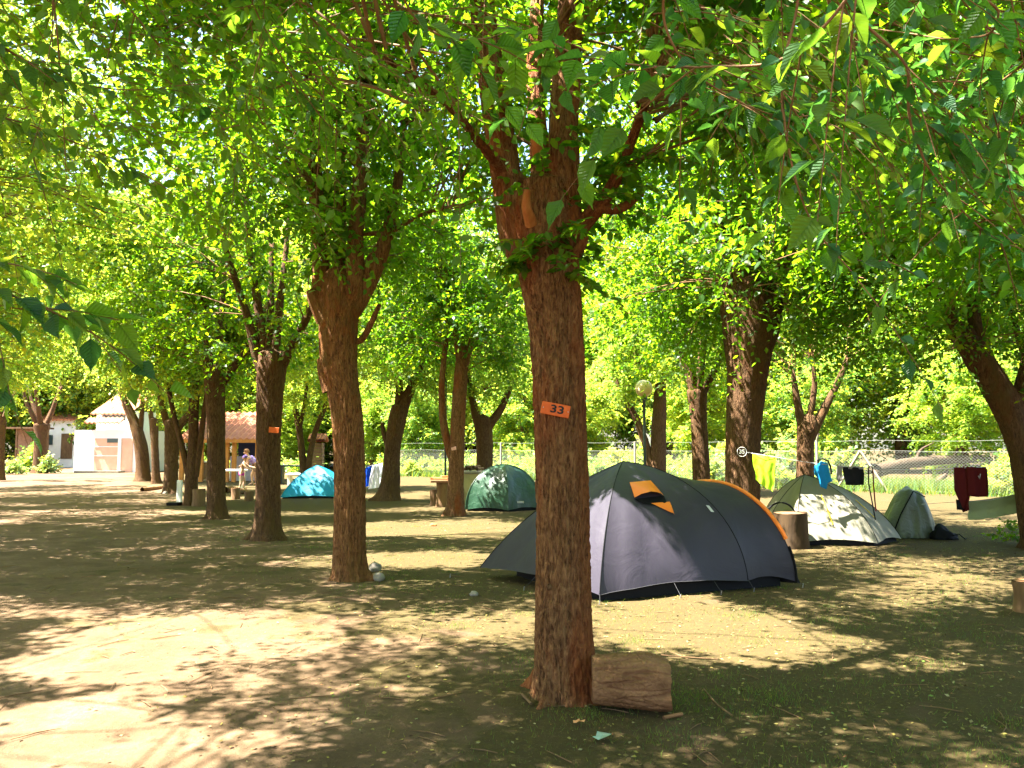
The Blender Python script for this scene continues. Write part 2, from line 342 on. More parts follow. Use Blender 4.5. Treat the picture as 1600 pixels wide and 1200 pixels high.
# ------------------------------------------------------------------ trees
ALL_TREES = []
def pxpath(path, Y, dys=None):
    pts, rad = [], []
    for j, q in enumerate(path):
        y = Y + (dys[j] if dys else 0); p = D(q[0], q[1], y); pts.append(p); rad.append(q[2] * .44 * y / F)
    return pts, rad
def make_crown(root, o, cz, rx, rz_, nclu, ntw, k, seed, lsize=.085, shape=4, lmat='leaf', limb_tips=None, zmin=3.5, tw=(.45, .95), extra=None, cull=True, maxz=1e9, branch_r=.012, clip=None, tclip=None, tf=.15):
    rng = np.random.default_rng(seed)
    # cluster centres through the crown volume
    u = rng.normal(size=(nclu * 3, 3)); u /= np.linalg.norm(u, axis=1, keepdims=True); rad = rng.random((nclu * 3, 1)) ** .45
    c = np.array([0, 0, cz]) + u * rad * np.array([rx, rx, rz_]); c = c[(c[:, 2] > zmin)][:nclu]
    if clip is not None: c = c[[clip(q + np.array([o[0], o[1], 0])) for q in c]]
    if cull: c = c[rng.random(len(c)) > sunlit(c + np.array([o[0], o[1], 0])) * (1 if o[1] < 19 else .6)]
    base = limb_tips if limb_tips is not None and len(limb_tips) else np.array([[0, 0, 2.8]])
    if cull:
        bb = np.array([base[np.argmin(np.linalg.norm(base - q, axis=1))] for q in c]); c = c[rng.random(len(c)) > sunlit((c + bb) / 2 + np.array([o[0], o[1], 0])) * .85]
    Pt, Rd = [], []; P0, Dd, Lg = [], [], []
    for q in c:
        dist = np.linalg.norm(base - q, axis=1) + (base[:, 2] > q[2] + .6) * 2.0 + rng.random(len(base)) * .9; b = base[np.argmin(dist)] + rng.normal(0, .05, 3)
        mid = (b + q) / 2 + np.array([0, 0, .25 * np.linalg.norm(q - b) * .6]) + rng.normal(0, .12, 3)
        t = np.linspace(0, 1, 6)[:, None]; line = (1 - t) ** 2 * b + 2 * t * (1 - t) * mid + t * t * q
        Pt.append(line); Rd.append(np.linspace(branch_r, .006, 6))
        m_ = max(3, int(ntw * rng.uniform(.5, 1.5)))
        tt = rng.random(m_) ** .6 * .62 + .38; pos = ((1 - tt) ** 2)[:, None] * b + (2 * tt * (1 - tt))[:, None] * mid + (tt * tt)[:, None] * q
        out = q - np.array([0, 0, cz]); out[2] *= .4; out /= np.linalg.norm(out) + 1e-6
        dd = rng.normal(0, .62, (m_, 3)) * np.array([1, 1, .5]) + out * .55; dd /= np.linalg.norm(dd, axis=1, keepdims=True)
        P0.append(pos); Dd.append(dd); Lg.append(rng.uniform(*tw, m_))
    if extra is not None:
        P0.append(extra[0]); Dd.append(extra[1]); Lg.append(extra[2])
    P0 = np.concatenate(P0) + np.array([o[0], o[1], 0]); Dd = np.concatenate(Dd); Lg = np.concatenate(Lg)
    if tclip is not None:
        ok = tclip(P0 + Dd * Lg[:, None] * .7, rng); P0, Dd, Lg = P0[ok], Dd[ok], Lg[ok]
    r = twigs(P0, Dd, Lg, rng.uniform(.15, .6, len(Lg)), k, rng, lsize, shape, cull, tf=tf)
    V, Fq, rn, TV, TF = r; off = np.array([o[0], o[1], 0])
    if Pt:
        BV, BF = tubes(Pt, Rd, 4); TVl = np.concatenate([TV - off, BV]); TFl = np.concatenate([TF, BF + len(TV)])
    else: TVl, TFl = TV - off, TF
    a = nmesh('crown', V - off, Fq, root, (lmat,), False, rn)
    b = nmesh('twigs', TVl, TFl, root, ('twig',), False); b['kind'] = 'stuff'
    return a, b
SHARED = []
def shared_crown(root, seed, top):
    if not SHARED:
        for j in range(3):
            tp = np.array([[0, 0, 3.4], [.6, .3, 4.4], [-.5, .4, 4.6], [0, -.6, 4.5], [.2, .2, 5.5]])
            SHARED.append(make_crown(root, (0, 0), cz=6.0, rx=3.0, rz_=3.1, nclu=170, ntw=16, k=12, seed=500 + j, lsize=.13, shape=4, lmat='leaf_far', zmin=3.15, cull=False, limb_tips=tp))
    for q in SHARED[seed // 2 % 3]:
        if q.parent is root and 'used' not in q.keys(): q['used'] = 1; continue
        d = q.copy(); d.parent = root; COL.objects.link(d); d.rotation_euler = (0, 0, seed * 1.7); d.location.z = 1.0 if seed in (15, 17) else 0
def elm(label, base, Y, path, limbs, zf=5.0, bark='bark', seed=1, crown=None, sides=36, rings=46, amp=.016, stubs=(), group='pollarded elm trees of the campsite', ridge=8, fine=0, name='elm_tree', trunk_extra=None):
    """path and limbs in photograph pixels at depth Y; limbs: (path, dys or None)"""
    g = D(path[0][0], path[0][1], Y); o = (g.x, Y)
    root = thing(name, label, 'tree', (o[0], o[1], 0), 0, group); off = np.array([o[0], o[1], 0])
    pts, rad = pxpath(path, Y)
    pts[0] = Vector((pts[0].x, pts[0].y, -.06))
    barked('trunk', [tonp(p) - off for p in pts], rad, root, bark, sides, rings, amp, ridge, zf, flare=.42, seed=seed, fine=fine)
    tips = []
    for j, lb in enumerate(limbs):
        lp, dys = lb[0], (lb[1] if len(lb) > 1 else None)
        p, r = pxpath(lp, Y, dys); p = [tonp(q) - off for q in p]
        ax = min(pts, key=lambda q: abs(q.z - (p[0][2] - r[0] * 1.5))); axn = tonp(ax) - off
        if p[0][2] > .9: p = [np.array([p[0][0] * .35 + axn[0] * .65, p[0][1] * .35 + axn[1] * .65, p[0][2] - r[0] * 2.2])] + p; r = [r[0] * .7] + r
        barked('limb', p, r, root, bark, max(8, sides // 3), max(12, rings // 4), amp * .6, ridge * .6, seed=seed + j + 1)
        c = cat(p, 8); tips += [c[-1], c[-3], c[-5]]
    for j_, st in enumerate(stubs):
        p, r = pxpath(st[0], Y, st[1] if len(st) > 1 else None)
        so = barked('limb_stub', [tonp(q) - off for q in p], r, root, 'cutwood' if j_ < 2 and seed == 3 else bark, 14, 10, amp * .4, 4, cutcap=True, seed=seed + 20)
    tips = np.array(tips) if tips else np.array([tonp(pts[-1]) - off])
    if crown == 'shared':
        shared_crown(root, seed, max(p[2] for p in tips))
    elif crown:
        ck = dict(seed=seed * 11 + 3, limb_tips=tips); ck.update(crown)
        make_crown(root, o, **ck)
    ALL_TREES.append(root)
    return root
def elm_off(label, x, y, seed, crown, h=2.9, r=.2, nl=5, group='pollarded elm trees of the campsite', bark='bark', name='elm_tree', spread=1.0):
    """a tree of the same kind whose trunk stands outside the picture or far off"""
    rng = random.Random(seed); root = thing(name, label, 'tree', (x, y, 0), 0, group)
    lean = (rng.uniform(-.15, .15), rng.uniform(-.15, .15))
    barked('trunk', [(0, 0, -.06), (lean[0] * .3, lean[1] * .3, h * .35), (lean[0] * .8, lean[1] * .8, h * .75), (lean[0], lean[1], h)], [r * 1.12, r, r * .95, r * 1.15], root, bark, 20, 26, .010, 6, flare=.22, seed=seed)
    tips = []
    for j in range(nl):
        a = j * 2 * math.pi / nl + rng.uniform(-.4, .4); s = rng.uniform(.5, 1.0) * spread
        p = [np.array([lean[0] + math.cos(a) * r * .4, lean[1] + math.sin(a) * r * .4, h - .15])]
        for q in range(1, 4): p.append(np.array([lean[0] + math.cos(a) * (r * .5 + s * q * .42), lean[1] + math.sin(a) * (r * .5 + s * q * .42), h - .15 + q * rng.uniform(.7, 1.0)]))
        barked('limb', p, [r * .42, r * .34, r * .26, r * .15], root, bark, 10, 14, .005, 4, seed=seed + j)
        c = cat(p, 8); tips += [c[-1], c[-3], c[-5]]
    make_crown(root, (x, y), seed=seed * 13 + 1, limb_tips=np.array(tips), **crown)
    return root

# ---- the row along the drive
def sprouts(rng, n, p_lo, p_hi, r, Lr=(.25, .6)):
    t = rng.random(n)[:, None]; a = rng.random(n) * 2 * np.pi
    p = p_lo * (1 - t) + p_hi * t; d = np.stack([np.cos(a), np.sin(a), rng.uniform(-.2, .5, n)], 1); d /= np.linalg.norm(d, axis=1, keepdims=True)
    p = p + d * r * np.array([1, 1, 0]); return p, d, rng.uniform(*Lr, n)
_r = np.random.default_rng(5); _o = D(886, 1092, 5.2)
e1 = sprouts(_r, 60, tonp(D(850, 400, 5.2)) - [_o.x, 5.2, 0], tonp(D(865, 180, 5.2)) - [_o.x, 5.2, 0], .22)
e2 = sprouts(_r, 60, tonp(D(872, 440, 5.2)) - [_o.x, 5.2, 0], tonp(D(850, 380, 5.2)) - [_o.x, 5.2, 0], .16, (.2, .45))
e3 = sprouts(_r, 26, tonp(D(760, 260, 5.2)) - [_o.x, 5.2, 0], tonp(D(740, 100, 5.2)) - [_o.x, 5.2, 0], .1)
e4 = sprouts(_r, 30, tonp(D(940, 330, 5.1)) - [_o.x, 5.2, 0], tonp(D(1000, 190, 4.8)) - [_o.x, 5.2, 0], .05)
ex33 = tuple(np.concatenate([a, b, c, d]) for a, b, c, d in zip(e1, e2, e3, e4))
def tclip33(Pm, rng):
    px = 800 + F * Pm[:, 0] / Pm[:, 1]; py = 600 - F * ((Pm[:, 2] - EYE) / Pm[:, 1] - .08)
    blk = (Pm[:, 1] < 5.3) & (px > 745) & (px < 925) & (py > 170) & (py < 330)
    low = (py > 330) & ~((px > 790) & (px < 930))
    return ~((blk & (rng.random(len(px)) < .6)) | (low & (rng.random(len(px)) < .9)))
def clip33(q):   # the crown starts high on the drive side, so the limbs of the next tree show below it
    px = 800 + F * q[0] / max(q[1], .5)
    return q[2] > (3.9 if px < 720 else 3.25)
t33 = elm('big reddish elm carrying the orange sign 33, a cut log at its foot', None, 5.2,
    [(886, 1092, 97), (884, 1040, 97), (882, 980, 93), (880, 850, 88), (877, 700, 86), (873, 570, 86), (868, 500, 88), (860, 440, 97), (853, 380, 106), (848, 330, 110), (845, 290, 90)],
    [([(808, 380, 50), (795, 300, 50), (783, 220, 48), (768, 120, 44), (752, 0, 38), (740, -140, 30)], [.05, .03, 0, -.1, -.2, -.3]),
     ([(880, 370, 60), (882, 290, 54), (880, 200, 50), (886, 90, 46), (893, -30, 40), (895, -180, 30)], [-.02, 0, 0, .05, .1, .2]),
     ([(893, 370, 30), (935, 322, 24), (962, 280, 18), (985, 225, 14), (1010, 160, 9)], [0, -.1, -.2, -.35, -.5]),
     ([(795, 270, 22), (750, 225, 12), (715, 180, 9), (660, 130, 7), (600, 90, 5)], [0, -.3, -.6, -.9, -1.2]),
     ([(850, 320, 44), (845, 250, 34), (835, 120, 26), (842, -40, 20)], [.2, .3, .5, .8])],
    bark='bark_33', seed=3, sides=150, rings=300, amp=.017, ridge=11, fine=.002, zf=11,
    stubs=[([(830, 350, 20), (822, 322, 14), (824, 296, 9)], [-.2, -.30, -.33]), ([(840, 240, 18), (836, 215, 13), (838, 192, 8)], [-.22, -.30, -.33]),
           ([(935, 325, 18), (970, 326, 15), (1004, 301, 10)], [-.1, -.12, -.15]), ([(890, 405, 24), (905, 388, 19), (913, 368, 16)], [-.15, -.2, -.22])],
    crown=dict(cz=5.4, rx=3.4, rz_=2.6, nclu=215, ntw=21, k=16, lsize=.077, shape=6, zmin=3.3, tclip=tclip33, tf=.5, extra=ex33, clip=clip33, tw=(.35, .8)))
# bark swellings on the numbered trunk
for q in ((884, 945, .05, .035), (897, 1018, .03, .02), (858, 918, .018, .02)):
    c = D(q[0], q[1], 5.03); bm = bmesh.new(); bmesh.ops.create_icosphere(bm, subdivisions=3, radius=1)
    for v in bm.verts: v.co *= 1 + .35 * mnoise.noise(v.co * 2.5 + Vector((q[0], 0, 0)))
    bmesh.ops.transform(bm, matrix=Matrix.Translation((c.x - _o.x, c.y - 5.2 + .01, c.z)) @ Matrix.Diagonal((q[2], .018, q[3], 1)), verts=bm.verts)
    bobj('knot', bm, t33, ('bark_red',), True)

def cr(n=95, k=12, rx=2.9, cz=5.6, rz_=2.5, zmin=3.5, ntw=17, ls=.09, shape=4, lm='leaf', **kw):
    return dict(nclu=int(n * 2.0), ntw=ntw, k=k + 1, rx=rx, cz=cz + .55, rz_=rz_ + .8, zmin=zmin, lsize=ls * 1.16, shape=shape, lmat=lm, **kw)
elm('reddish elm with a burl below four upright limbs, second of the drive row', None, 9.7,
    [(548, 905, 54), (547, 850, 52), (546, 750, 50), (543, 660, 50), (536, 610, 54), (529, 565, 62), (530, 500, 64), (534, 450, 66), (537, 425, 50)],
    [([(505, 480, 34), (500, 400, 27), (496, 330, 25), (492, 250, 22), (489, 120, 16)], [0, .05, .1, .1, .2]), ([(528, 450, 22), (532, 370, 17), (533, 280, 15), (530, 180, 10)], [.1, .2, .3, .4]),
     ([(553, 450, 36), (556, 370, 27), (562, 290, 26), (566, 220, 22), (572, 100, 15)], [-.1, -.05, 0, 0, 0]), ([(560, 465, 40), (585, 415, 34), (603, 375, 22), (612, 335, 20), (622, 285, 15), (632, 190, 9)], [0, 0, 0, .1, .2, .3]),
     ([(565, 530, 9), (580, 505, 8), (593, 476, 5)], [0, -.1, -.2]), ([(612, 360, 7), (660, 335, 4), (700, 325, 3)], [0, -.2, -.4])],
    bark='bark_gold', seed=5, sides=110, rings=170, amp=.016, ridge=9, zf=7,
    stubs=[([(510, 500, 34), (495, 470, 28), (488, 452, 22)], [0, -.02, -.04]), ([(518, 610, 30), (508, 580, 24), (504, 560, 18)], [0, 0, 0])],
    crown=cr(112, 12, 3.1, 5.7, 2.6, 4.0, 17, .088, 6))
elm('dark straight elm with a small red board, third tree of the drive row', None, 13.8,
    [(417, 842, 45), (418, 780, 40), (420, 700, 40), (422, 620, 43), (424, 575, 50), (425, 552, 44)],
    [([(408, 575, 20), (385, 490, 13), (365, 430, 11), (348, 370, 8)], [0, -.1, -.3, -.5]), ([(418, 565, 18), (402, 470, 13), (390, 390, 11), (382, 300, 8)],), ([(428, 565, 16), (438, 470, 12), (446, 400, 9), (452, 330, 7)], [0, .1, .3, .5]),
     ([(435, 575, 24), (462, 528, 14), (480, 495, 11), (505, 440, 8)], [0, -.1, -.2, -.3]), ([(420, 560, 14), (423, 470, 10), (425, 380, 8)], [0, .2, .4])],
    seed=7, sides=40, rings=60, crown=cr(100, 12, 3.2, 5.5, 2.5, 3.45, 16, .09))
elm('slender elm beside a short stump, fourth tree of the drive row', None, 17.9,
    [(339, 808, 33), (338, 760, 29), (338, 680, 29), (336, 620, 31), (334, 575, 34)],
    [([(345, 600, 17), (365, 572, 14), (385, 545, 11), (410, 490, 8)],), ([(328, 590, 15), (322, 510, 11), (312, 440, 8)],), ([(336, 590, 15), (345, 500, 11), (352, 420, 8)], [0, .3, .6])],
    seed=9, crown=cr(95, 12, 3.2, 5.4, 2.4, 3.3, 15, .098))
elm('thin forked elm with a white post in front, fifth tree of the drive row', None, 22.0,
    [(299, 790, 22), (299, 745, 19), (302, 690, 16), (303, 630, 16), (305, 590, 15)],
    [([(305, 745, 12), (312, 700, 10), (317, 660, 9), (325, 600, 7)],), ([(294, 740, 11), (283, 690, 9), (272, 650, 8), (262, 600, 7)],), ([(305, 610, 10), (320, 560, 8), (330, 500, 6)],)],
    seed=11, crown='shared')
elm('thick dark elm behind the white post, sixth tree of the drive row', None, 27.7,
    [(267, 770, 25), (268, 730, 22), (269, 680, 23), (271, 658, 27)],
    [([(280, 665, 14), (300, 640, 10), (315, 600, 8)],), ([(262, 665, 12), (250, 620, 9), (240, 570, 7)],)], seed=13, crown='shared')
elm('narrow dark elm standing between two thicker ones near the white house', None, 35.0,
    [(244, 756, 14), (242, 700, 12), (240, 655, 14)], [([(238, 665, 9), (232, 620, 7), (228, 580, 5)],)], seed=15, rings=24, sides=16, crown='shared')
elm('leaning dark elm at the corner of the white house, last of the drive row', None, 37.5,
    [(223, 752, 24), (222, 710, 22), (215, 675, 19), (206, 650, 16), (196, 630, 14)], [([(200, 640, 12), (185, 600, 9), (172, 560, 6)],), ([(218, 680, 10), (222, 640, 8), (224, 600, 6)],)],
    seed=17, rings=24, sides=16, crown='shared')
# ---- the elms among the tents
elm('leaning elm with a pale broken stub, between the blue towel and the stone table', None, 24.0,
    [(606, 781, 40), (610, 750, 31), (613, 705, 28), (619, 665, 30), (626, 635, 28)],
    [([(628, 640, 22), (643, 605, 16), (655, 580, 12), (668, 540, 9)],), ([(622, 645, 18), (624, 600, 13), (618, 550, 9)],)],
    stubs=[([(606, 700, 9), (600, 678, 8), (597, 660, 6)],)], seed=19, crown='shared')
elm('reddish forked elm with a stone table behind, beside the dark green tent', None, 18.6,
    [(711, 803, 29), (712, 745, 27), (714, 690, 26), (717, 640, 25), (720, 590, 22), (722, 540, 16)],
    [([(706, 715, 15), (696, 680, 13), (691, 640, 12), (691, 590, 10), (697, 530, 8)],), ([(720, 600, 14), (735, 540, 10), (750, 480, 7)],), ([(718, 570, 10), (710, 510, 8), (700, 450, 6)],)],
    bark='bark_red', seed=21, crown=cr(95, 12, 3.2, 5.4, 2.4, 3.35, 16, .1))
elm('dark elm rising behind the dark green tent', None, 26.0,
    [(757, 780, 30), (757, 720, 28), (757, 690, 28), (755, 655, 33)],
    [([(764, 665, 15), (783, 638, 12), (798, 605, 9)],), ([(748, 665, 16), (737, 620, 11), (730, 580, 8)],)], seed=23, crown='shared')
elm('dark elm with a crooked side limb, behind the globe lamp post', None, 27.5,
    [(1028, 775, 29), (1028, 710, 27), (1030, 650, 24), (1032, 600, 18)],
    [([(1018, 735, 15), (1008, 690, 13), (992, 650, 12), (975, 622, 9), (960, 590, 7)],), ([(1032, 610, 12), (1045, 560, 9), (1050, 500, 6)],)], seed=25, crown='shared')
elm('twin-stemmed slim elm beyond the turquoise tent', None, 30.0,
    [(478, 768, 18), (476, 745, 14), (471, 700, 11), (467, 665, 10), (462, 640, 9)],
    [([(480, 750, 12), (485, 705, 10), (494, 670, 9), (506, 640, 8), (515, 600, 6)],), ([(468, 672, 7), (474, 640, 6), (480, 600, 5)],)], seed=27, rings=28, crown='shared')
elm('massive dark elm marked 35 behind the charcoal tent', None, 13.6,
    [(1160, 846, 64), (1160, 790, 58), (1160, 710, 57), (1162, 640, 62), (1168, 580, 72), (1173, 520, 88), (1176, 470, 92), (1176, 440, 70)],
    [([(1145, 500, 36), (1135, 430, 26), (1122, 350, 20), (1112, 260, 12)],), ([(1172, 480, 36), (1178, 400, 26), (1182, 300, 18), (1188, 200, 12)], [0, .1, .2, .3]), ([(1200, 520, 36), (1218, 440, 24), (1238, 360, 18), (1262, 260, 10)], [0, -.1, -.3, -.5]), ([(1160, 470, 24), (1155, 380, 16), (1160, 280, 10)], [-.1, -.2, -.3])],
    bark='bark', seed=29, sides=60, rings=70, amp=.018, ridge=6, crown=cr(150, 12, 3.6, 5.3, 2.6, 3.2, 17, .088))
elm('spreading elm behind the beige dome tent', None, 20.0,
    [(1258, 800, 31), (1258, 740, 28), (1259, 690, 28), (1262, 668, 33), (1264, 650, 20)],
    [([(1270, 675, 18), (1290, 635, 14), (1308, 600, 11), (1325, 560, 8)],), ([(1254, 670, 15), (1246, 630, 12), (1238, 580, 8)],), ([(1262, 665, 12), (1272, 610, 9), (1270, 560, 7)],)], seed=31, crown=cr(125, 12, 3.6, 5.0, 2.7, 2.6, 16, .09))
elm('leaning elm arching in at the picture edge beside the clothes line', None, 12.5,
    [(1622, 858, 42), (1611, 800, 38), (1604, 750, 39), (1595, 700, 42), (1578, 645, 47), (1555, 602, 46), (1529, 560, 42), (1502, 520, 38)],
    [([(1515, 550, 30), (1480, 480, 22), (1440, 430, 16), (1390, 390, 10)],), ([(1585, 670, 34), (1605, 580, 28), (1625, 470, 20), (1640, 350, 14)],), ([(1530, 560, 26), (1520, 470, 18), (1530, 370, 12)], [0, .2, .5])],
    bark='bark', seed=33, sides=44, rings=60, crown=cr(150, 12, 3.9, 5.0, 2.6, 2.7, 17, .085))
# ---- trees that stand outside the picture and reach into it
for j, (x, y, n, zm, sh, ls, lab) in enumerate([
    (-7.6, 9.0, 125, 3.7, 4, .085, 'elm whose boughs hang over the drive from beyond the picture edge'),
    (-8.9, 12.0, 120, 3.3, 4, .09, 'second elm on the far side of the drive, seen only by its boughs'),
    (-11.2, 16.0, 88, 3.1, 4, .1, 'third elm on the far side of the drive, seen only by its boughs'),
    (-14.0, 20.3, 84, 2.9, 4, .105, 'fourth elm on the far side of the drive, seen only by its boughs'),
    (-17.0, 25.0, 95, 2.7, 4, .11, 'fifth elm on the far side of the drive, seen only by its boughs'),
    (-20.6, 30.5, 90, 2.9, 4, .12, 'sixth elm on the far side of the drive, seen only by its boughs'),
    (-4.3, 2.8, 110, 3.7, 4, .085, 'elm added out of view to shade the ground before the camera position'),  # added for its shade, which falls on the foreground
    (-7.4, 3.9, 100, 3.7, 4, .085, 'elm standing beside the camera position on the drive'),
    (5.9, 7.6, 160, 3.1, 6, .085, 'elm above the stump that the picture border cuts, trunk out of view'),  # crown widened and moved inward to shade the ground
    (10.8, 16.2, 90, 2.7, 4, .1, 'elm behind the clothes line, trunk out of view'),
    (4.4, 18.6, 80, 3.1, 4, .1, 'elm hidden behind the trunk marked 35')]):
    elm_off(lab, x, y, 41 + j, cr(n, 12, (4.4 if x in (-7.6, -4.3) else 3.9) if x < 0 else (4.9 if x == 5.9 else 3.4), 5.5, 2.5, zm, 16, ls, sh, 'leaf_far' if x < -7 else 'leaf'), spread=.35 if x in (-7.6, -4.3) else 1.0)  # left trees take the brightened leaf colour for a backlit glow
for j, (px, py, w, lab) in enumerate([(-2, 750, 14, 'dark elm cut by the left picture edge where the drive meets the lawn'), (62, 739, 20, 'straight elm on the sunlit grass at the end of the drive')]):
    Y = 1937 / (py - 700); p = D(px, py, Y)
    elm_off(lab, p.x, Y, 60 + j, cr(70, 11, 3.4, 5.9, 2.6, 3.4, 14, .14, 4, 'leaf_far'), h=3.0, r=w * .5 * Y / F)
# ---- trees beyond the fence: a few crowns, shared
protos = []
for j in range(4):
    rng = np.random.default_rng(900 + j)
    root = thing('broadleaf_tree', 'bright bushy tree growing beyond the wire fence', 'tree', (0, 0, 0), 0, 'trees beyond the wire fence')
    barked('trunk', [(0, 0, -.1), (.1, 0, 1.2), (.05, .1, 2.6), (0, 0, 4.5)], [.2, .16, .14, .08], root, 'bark', 12, 14, .01, 5, seed=90 + j)
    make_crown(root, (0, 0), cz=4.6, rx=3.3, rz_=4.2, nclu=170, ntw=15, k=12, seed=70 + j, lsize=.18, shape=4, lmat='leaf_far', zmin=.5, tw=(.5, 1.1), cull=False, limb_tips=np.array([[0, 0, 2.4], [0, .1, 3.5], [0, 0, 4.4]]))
    protos.append(root)
rng = random.Random(77); spots = []
for t in range(9): spots.append((24 - t * 4.8 + rng.uniform(-1, 1), 33 + t * 2.6 + rng.uniform(-1, 2.5), rng.uniform(.7, 1.0)))
for t in range(15): spots.append((34 - t * 4.6 + rng.uniform(-1, 1), 48 + t * 1.1 + rng.uniform(-2, 3), rng.uniform(1.4, 2.0)))
for t in range(12): spots.append((-18 - t * 4.5 + rng.uniform(-1, 1), 73 - t * .9 + rng.uniform(-2, 3), rng.uniform(1.6, 2.3)))
for t in range(16): spots.append((50 - t * 7.5 + rng.uniform(-2, 2), 68 + rng.uniform(-3, 5), rng.uniform(2.4, 3.2)))
spots += [(-44, 66, 1.5)]
def copy_tree(root):
    c = root.copy(); COL.objects.link(c)
    for ch in root.children:
        d = ch.copy(); d.parent = c; COL.objects.link(d)
    return c
used = set()
for j, (x, y, s) in enumerate(spots):
    a = j % 4; o = protos[a] if a not in used else copy_tree(protos[a]); used.add(a)
    o.location = (x, y, 0); o.rotation_euler = (0, 0, rng.uniform(0, 6.28)); o.scale = (s * 1.05, s * 1.05, s)
    if x < -14: o['label'] = 'bright bushy tree growing around the houses at the end of the drive'; o['group'] = 'trees around the houses'
# ------------------------------------------------------------------ elms at the camera whose leafy boughs hang into the picture
def leaf_proto(seed):
    rng = random.Random(seed); V = [(0, 0, 0)]; n = 7; bend = (-1, 1, .4, -.5)[seed]; curl = (.1, .9, 1.6, -.4)[seed]; prof = [.30, .47, .50, .44, .33, .20, .08]
    mid = [(0, 0, 0)]
    for i, w_ in enumerate(prof):
        y = (i + 1) / (n + 1); mid.append((.06 * bend * y * y, y, -(.10 + .16 * curl) * y * y + .01 * rng.uniform(-1, 1)))
    mid.append((.065 * bend, 1.06, -(.12 + .17 * curl))); V = list(mid); Lf, Rt = [], []
    for i, w_ in enumerate(prof):
        y = (i + 1) / (n + 1); z = mid[i + 1][2] + w_ * .28; sr = .03 * (1 if i % 2 else -1)
        Lf.append(len(V)); V.append((mid[i + 1][0] - w_ * .60 - sr * .4, y + .02, z + .02 * rng.uniform(-1, 1))); Rt.append(len(V)); V.append((mid[i + 1][0] + w_ * .60 + sr * .4, y + .02, z + .02 * rng.uniform(-1, 1)))
    Fc = [(0, 1, Lf[0]), (0, Rt[0], 1)]
    for i in range(n - 1): Fc += [(i + 1, i + 2, Lf[i + 1], Lf[i]), (i + 1, Rt[i], Rt[i + 1], i + 2)]
    Fc += [(n, n + 1, Lf[-1]), (n, Rt[-1], n + 1)]
    Vt, Ft = tubes([[(0, -.22, .02), (0, 0, 0), (0, .55, -.035), (0, 1.0, -.125)]], [[.010, .014, .010, .004]], 3); o = len(V); V += [tuple(v) for v in Vt]; Fc += [tuple(int(x) + o for x in f) for f in Ft]
    me = bpy.data.meshes.new('leaf'); me.from_pydata(V, [], Fc); me.update(); me.materials.append(M['leaf_near'])
    me.polygons.foreach_set('use_smooth', np.ones(len(me.polygons), dtype=bool)); return me
LEAFM = [leaf_proto(i) for i in range(4)]
def overhang(root, boughs, maxleaf, seed, lsize=.062, crown_n=0, crown_boxes=()):
    rng = random.Random(seed); ro = root.location.copy(); cand = []
    for (path, r0, nl, sp, side) in boughs:
        pts = [D(*q) if q[2] > 0 else Vector((q[0], q[1], -q[2])) for q in path]
        C_ = cat(pts, 120); V, Fq = tubes([C_ - tonp(ro)], [np.linspace(r0 * .55, .0012, 120)], 6); C_ = cat(pts, 26)
        b = nmesh('bough', V, Fq, root, ('twig',), True)
        lines = [(C_[8:], .0)]
        tv, tr_ = [], []
        for s in range(side):
            i = rng.randint(6, 22); d = Vector(C_[min(i + 2, 25)] - C_[i - 1]).normalized(); q = Vector((rng.gauss(0, .6), rng.gauss(0, .35), rng.gauss(-.25, .35)))
            d = (d * .8 + q).normalized(); Ls = rng.uniform(.15, .42); st = Vector(C_[i])
            ln = np.array([tonp(st + d * Ls * t + Vector((0, 0, -.3 * Ls * t * t))) for t in np.linspace(0, 1, 6)]); tv.append(ln - tonp(ro)); tr_.append(np.linspace(.0022, .0008, 6)); lines.append((ln, 1))
        if tv:
            V, Fq = tubes(tv, tr_, 4); tw_ = nmesh('side_twigs', V, Fq, b, ('twig',), True); tw_['kind'] = 'stuff'
        for ln, k in lines:
            n = int(nl * (1 if k == 0 else .45)); sg = 1
            for j in range(n):
                t = (j + rng.random() * .6) / n * (len(ln) - 1.01); i = int(t); pnt = Vector(ln[i]).lerp(Vector(ln[i + 1]), t - i); tan = Vector(ln[i + 1] - ln[i]).normalized()
                sd = tan.cross(Vector((0, 0, 1))).normalized() * sg; sg = -sg
                ax = (tan * .5 + sd * .7 + Vector((rng.gauss(0, .3), rng.gauss(0, .3), -.35 + rng.gauss(0, .3)))).normalized()
                up = (Vector((0, -.35, .8)) + Vector((rng.gauss(0, .4), rng.gauss(0, .4), 0))); x = ax.cross(up).normalized(); z = x.cross(ax)
                s = lsize * sp * rng.uniform(.55, 1.2)
                mtx = Matrix((( x.x, ax.x, z.x, 0), (x.y, ax.y, z.y, 0), (x.z, ax.z, z.z, 0), (0, 0, 0, 1))); mtx = Matrix.Translation(pnt + ax * s * .2) @ mtx @ Matrix.Diagonal((s, s, s, 1))
                cand.append((pnt.length, mtx, b, s))
    cand.sort(key=lambda c: -c[3] / max(c[0], .4))
    rest = []
    for k, (dist, mtx, b, s) in enumerate(cand):
        if k < maxleaf:
            o = bpy.data.objects.new('leaf', LEAFM[k % 4]); COL.objects.link(o); o.parent = b; o.matrix_local = Matrix.Translation(-ro) @ mtx
        else: rest.append(mtx)
    if rest:
        Vs, Fs = [], []; nv = 0
        base = np.array([v.co[:] for v in LEAFM[0].vertices]); polys = [tuple(p.vertices) for p in LEAFM[0].polygons][:14]
        for mtx in rest:
            a = np.array(mtx); Vs.append(base @ a[:3, :3].T + a[:3, 3] - tonp(ro)); Fs += [tuple(i + nv for i in p) for p in polys]; nv += len(base)
        o = pmesh('leaves', np.concatenate(Vs), Fs, root, ('leaf_near',)); o['kind'] = 'stuff'
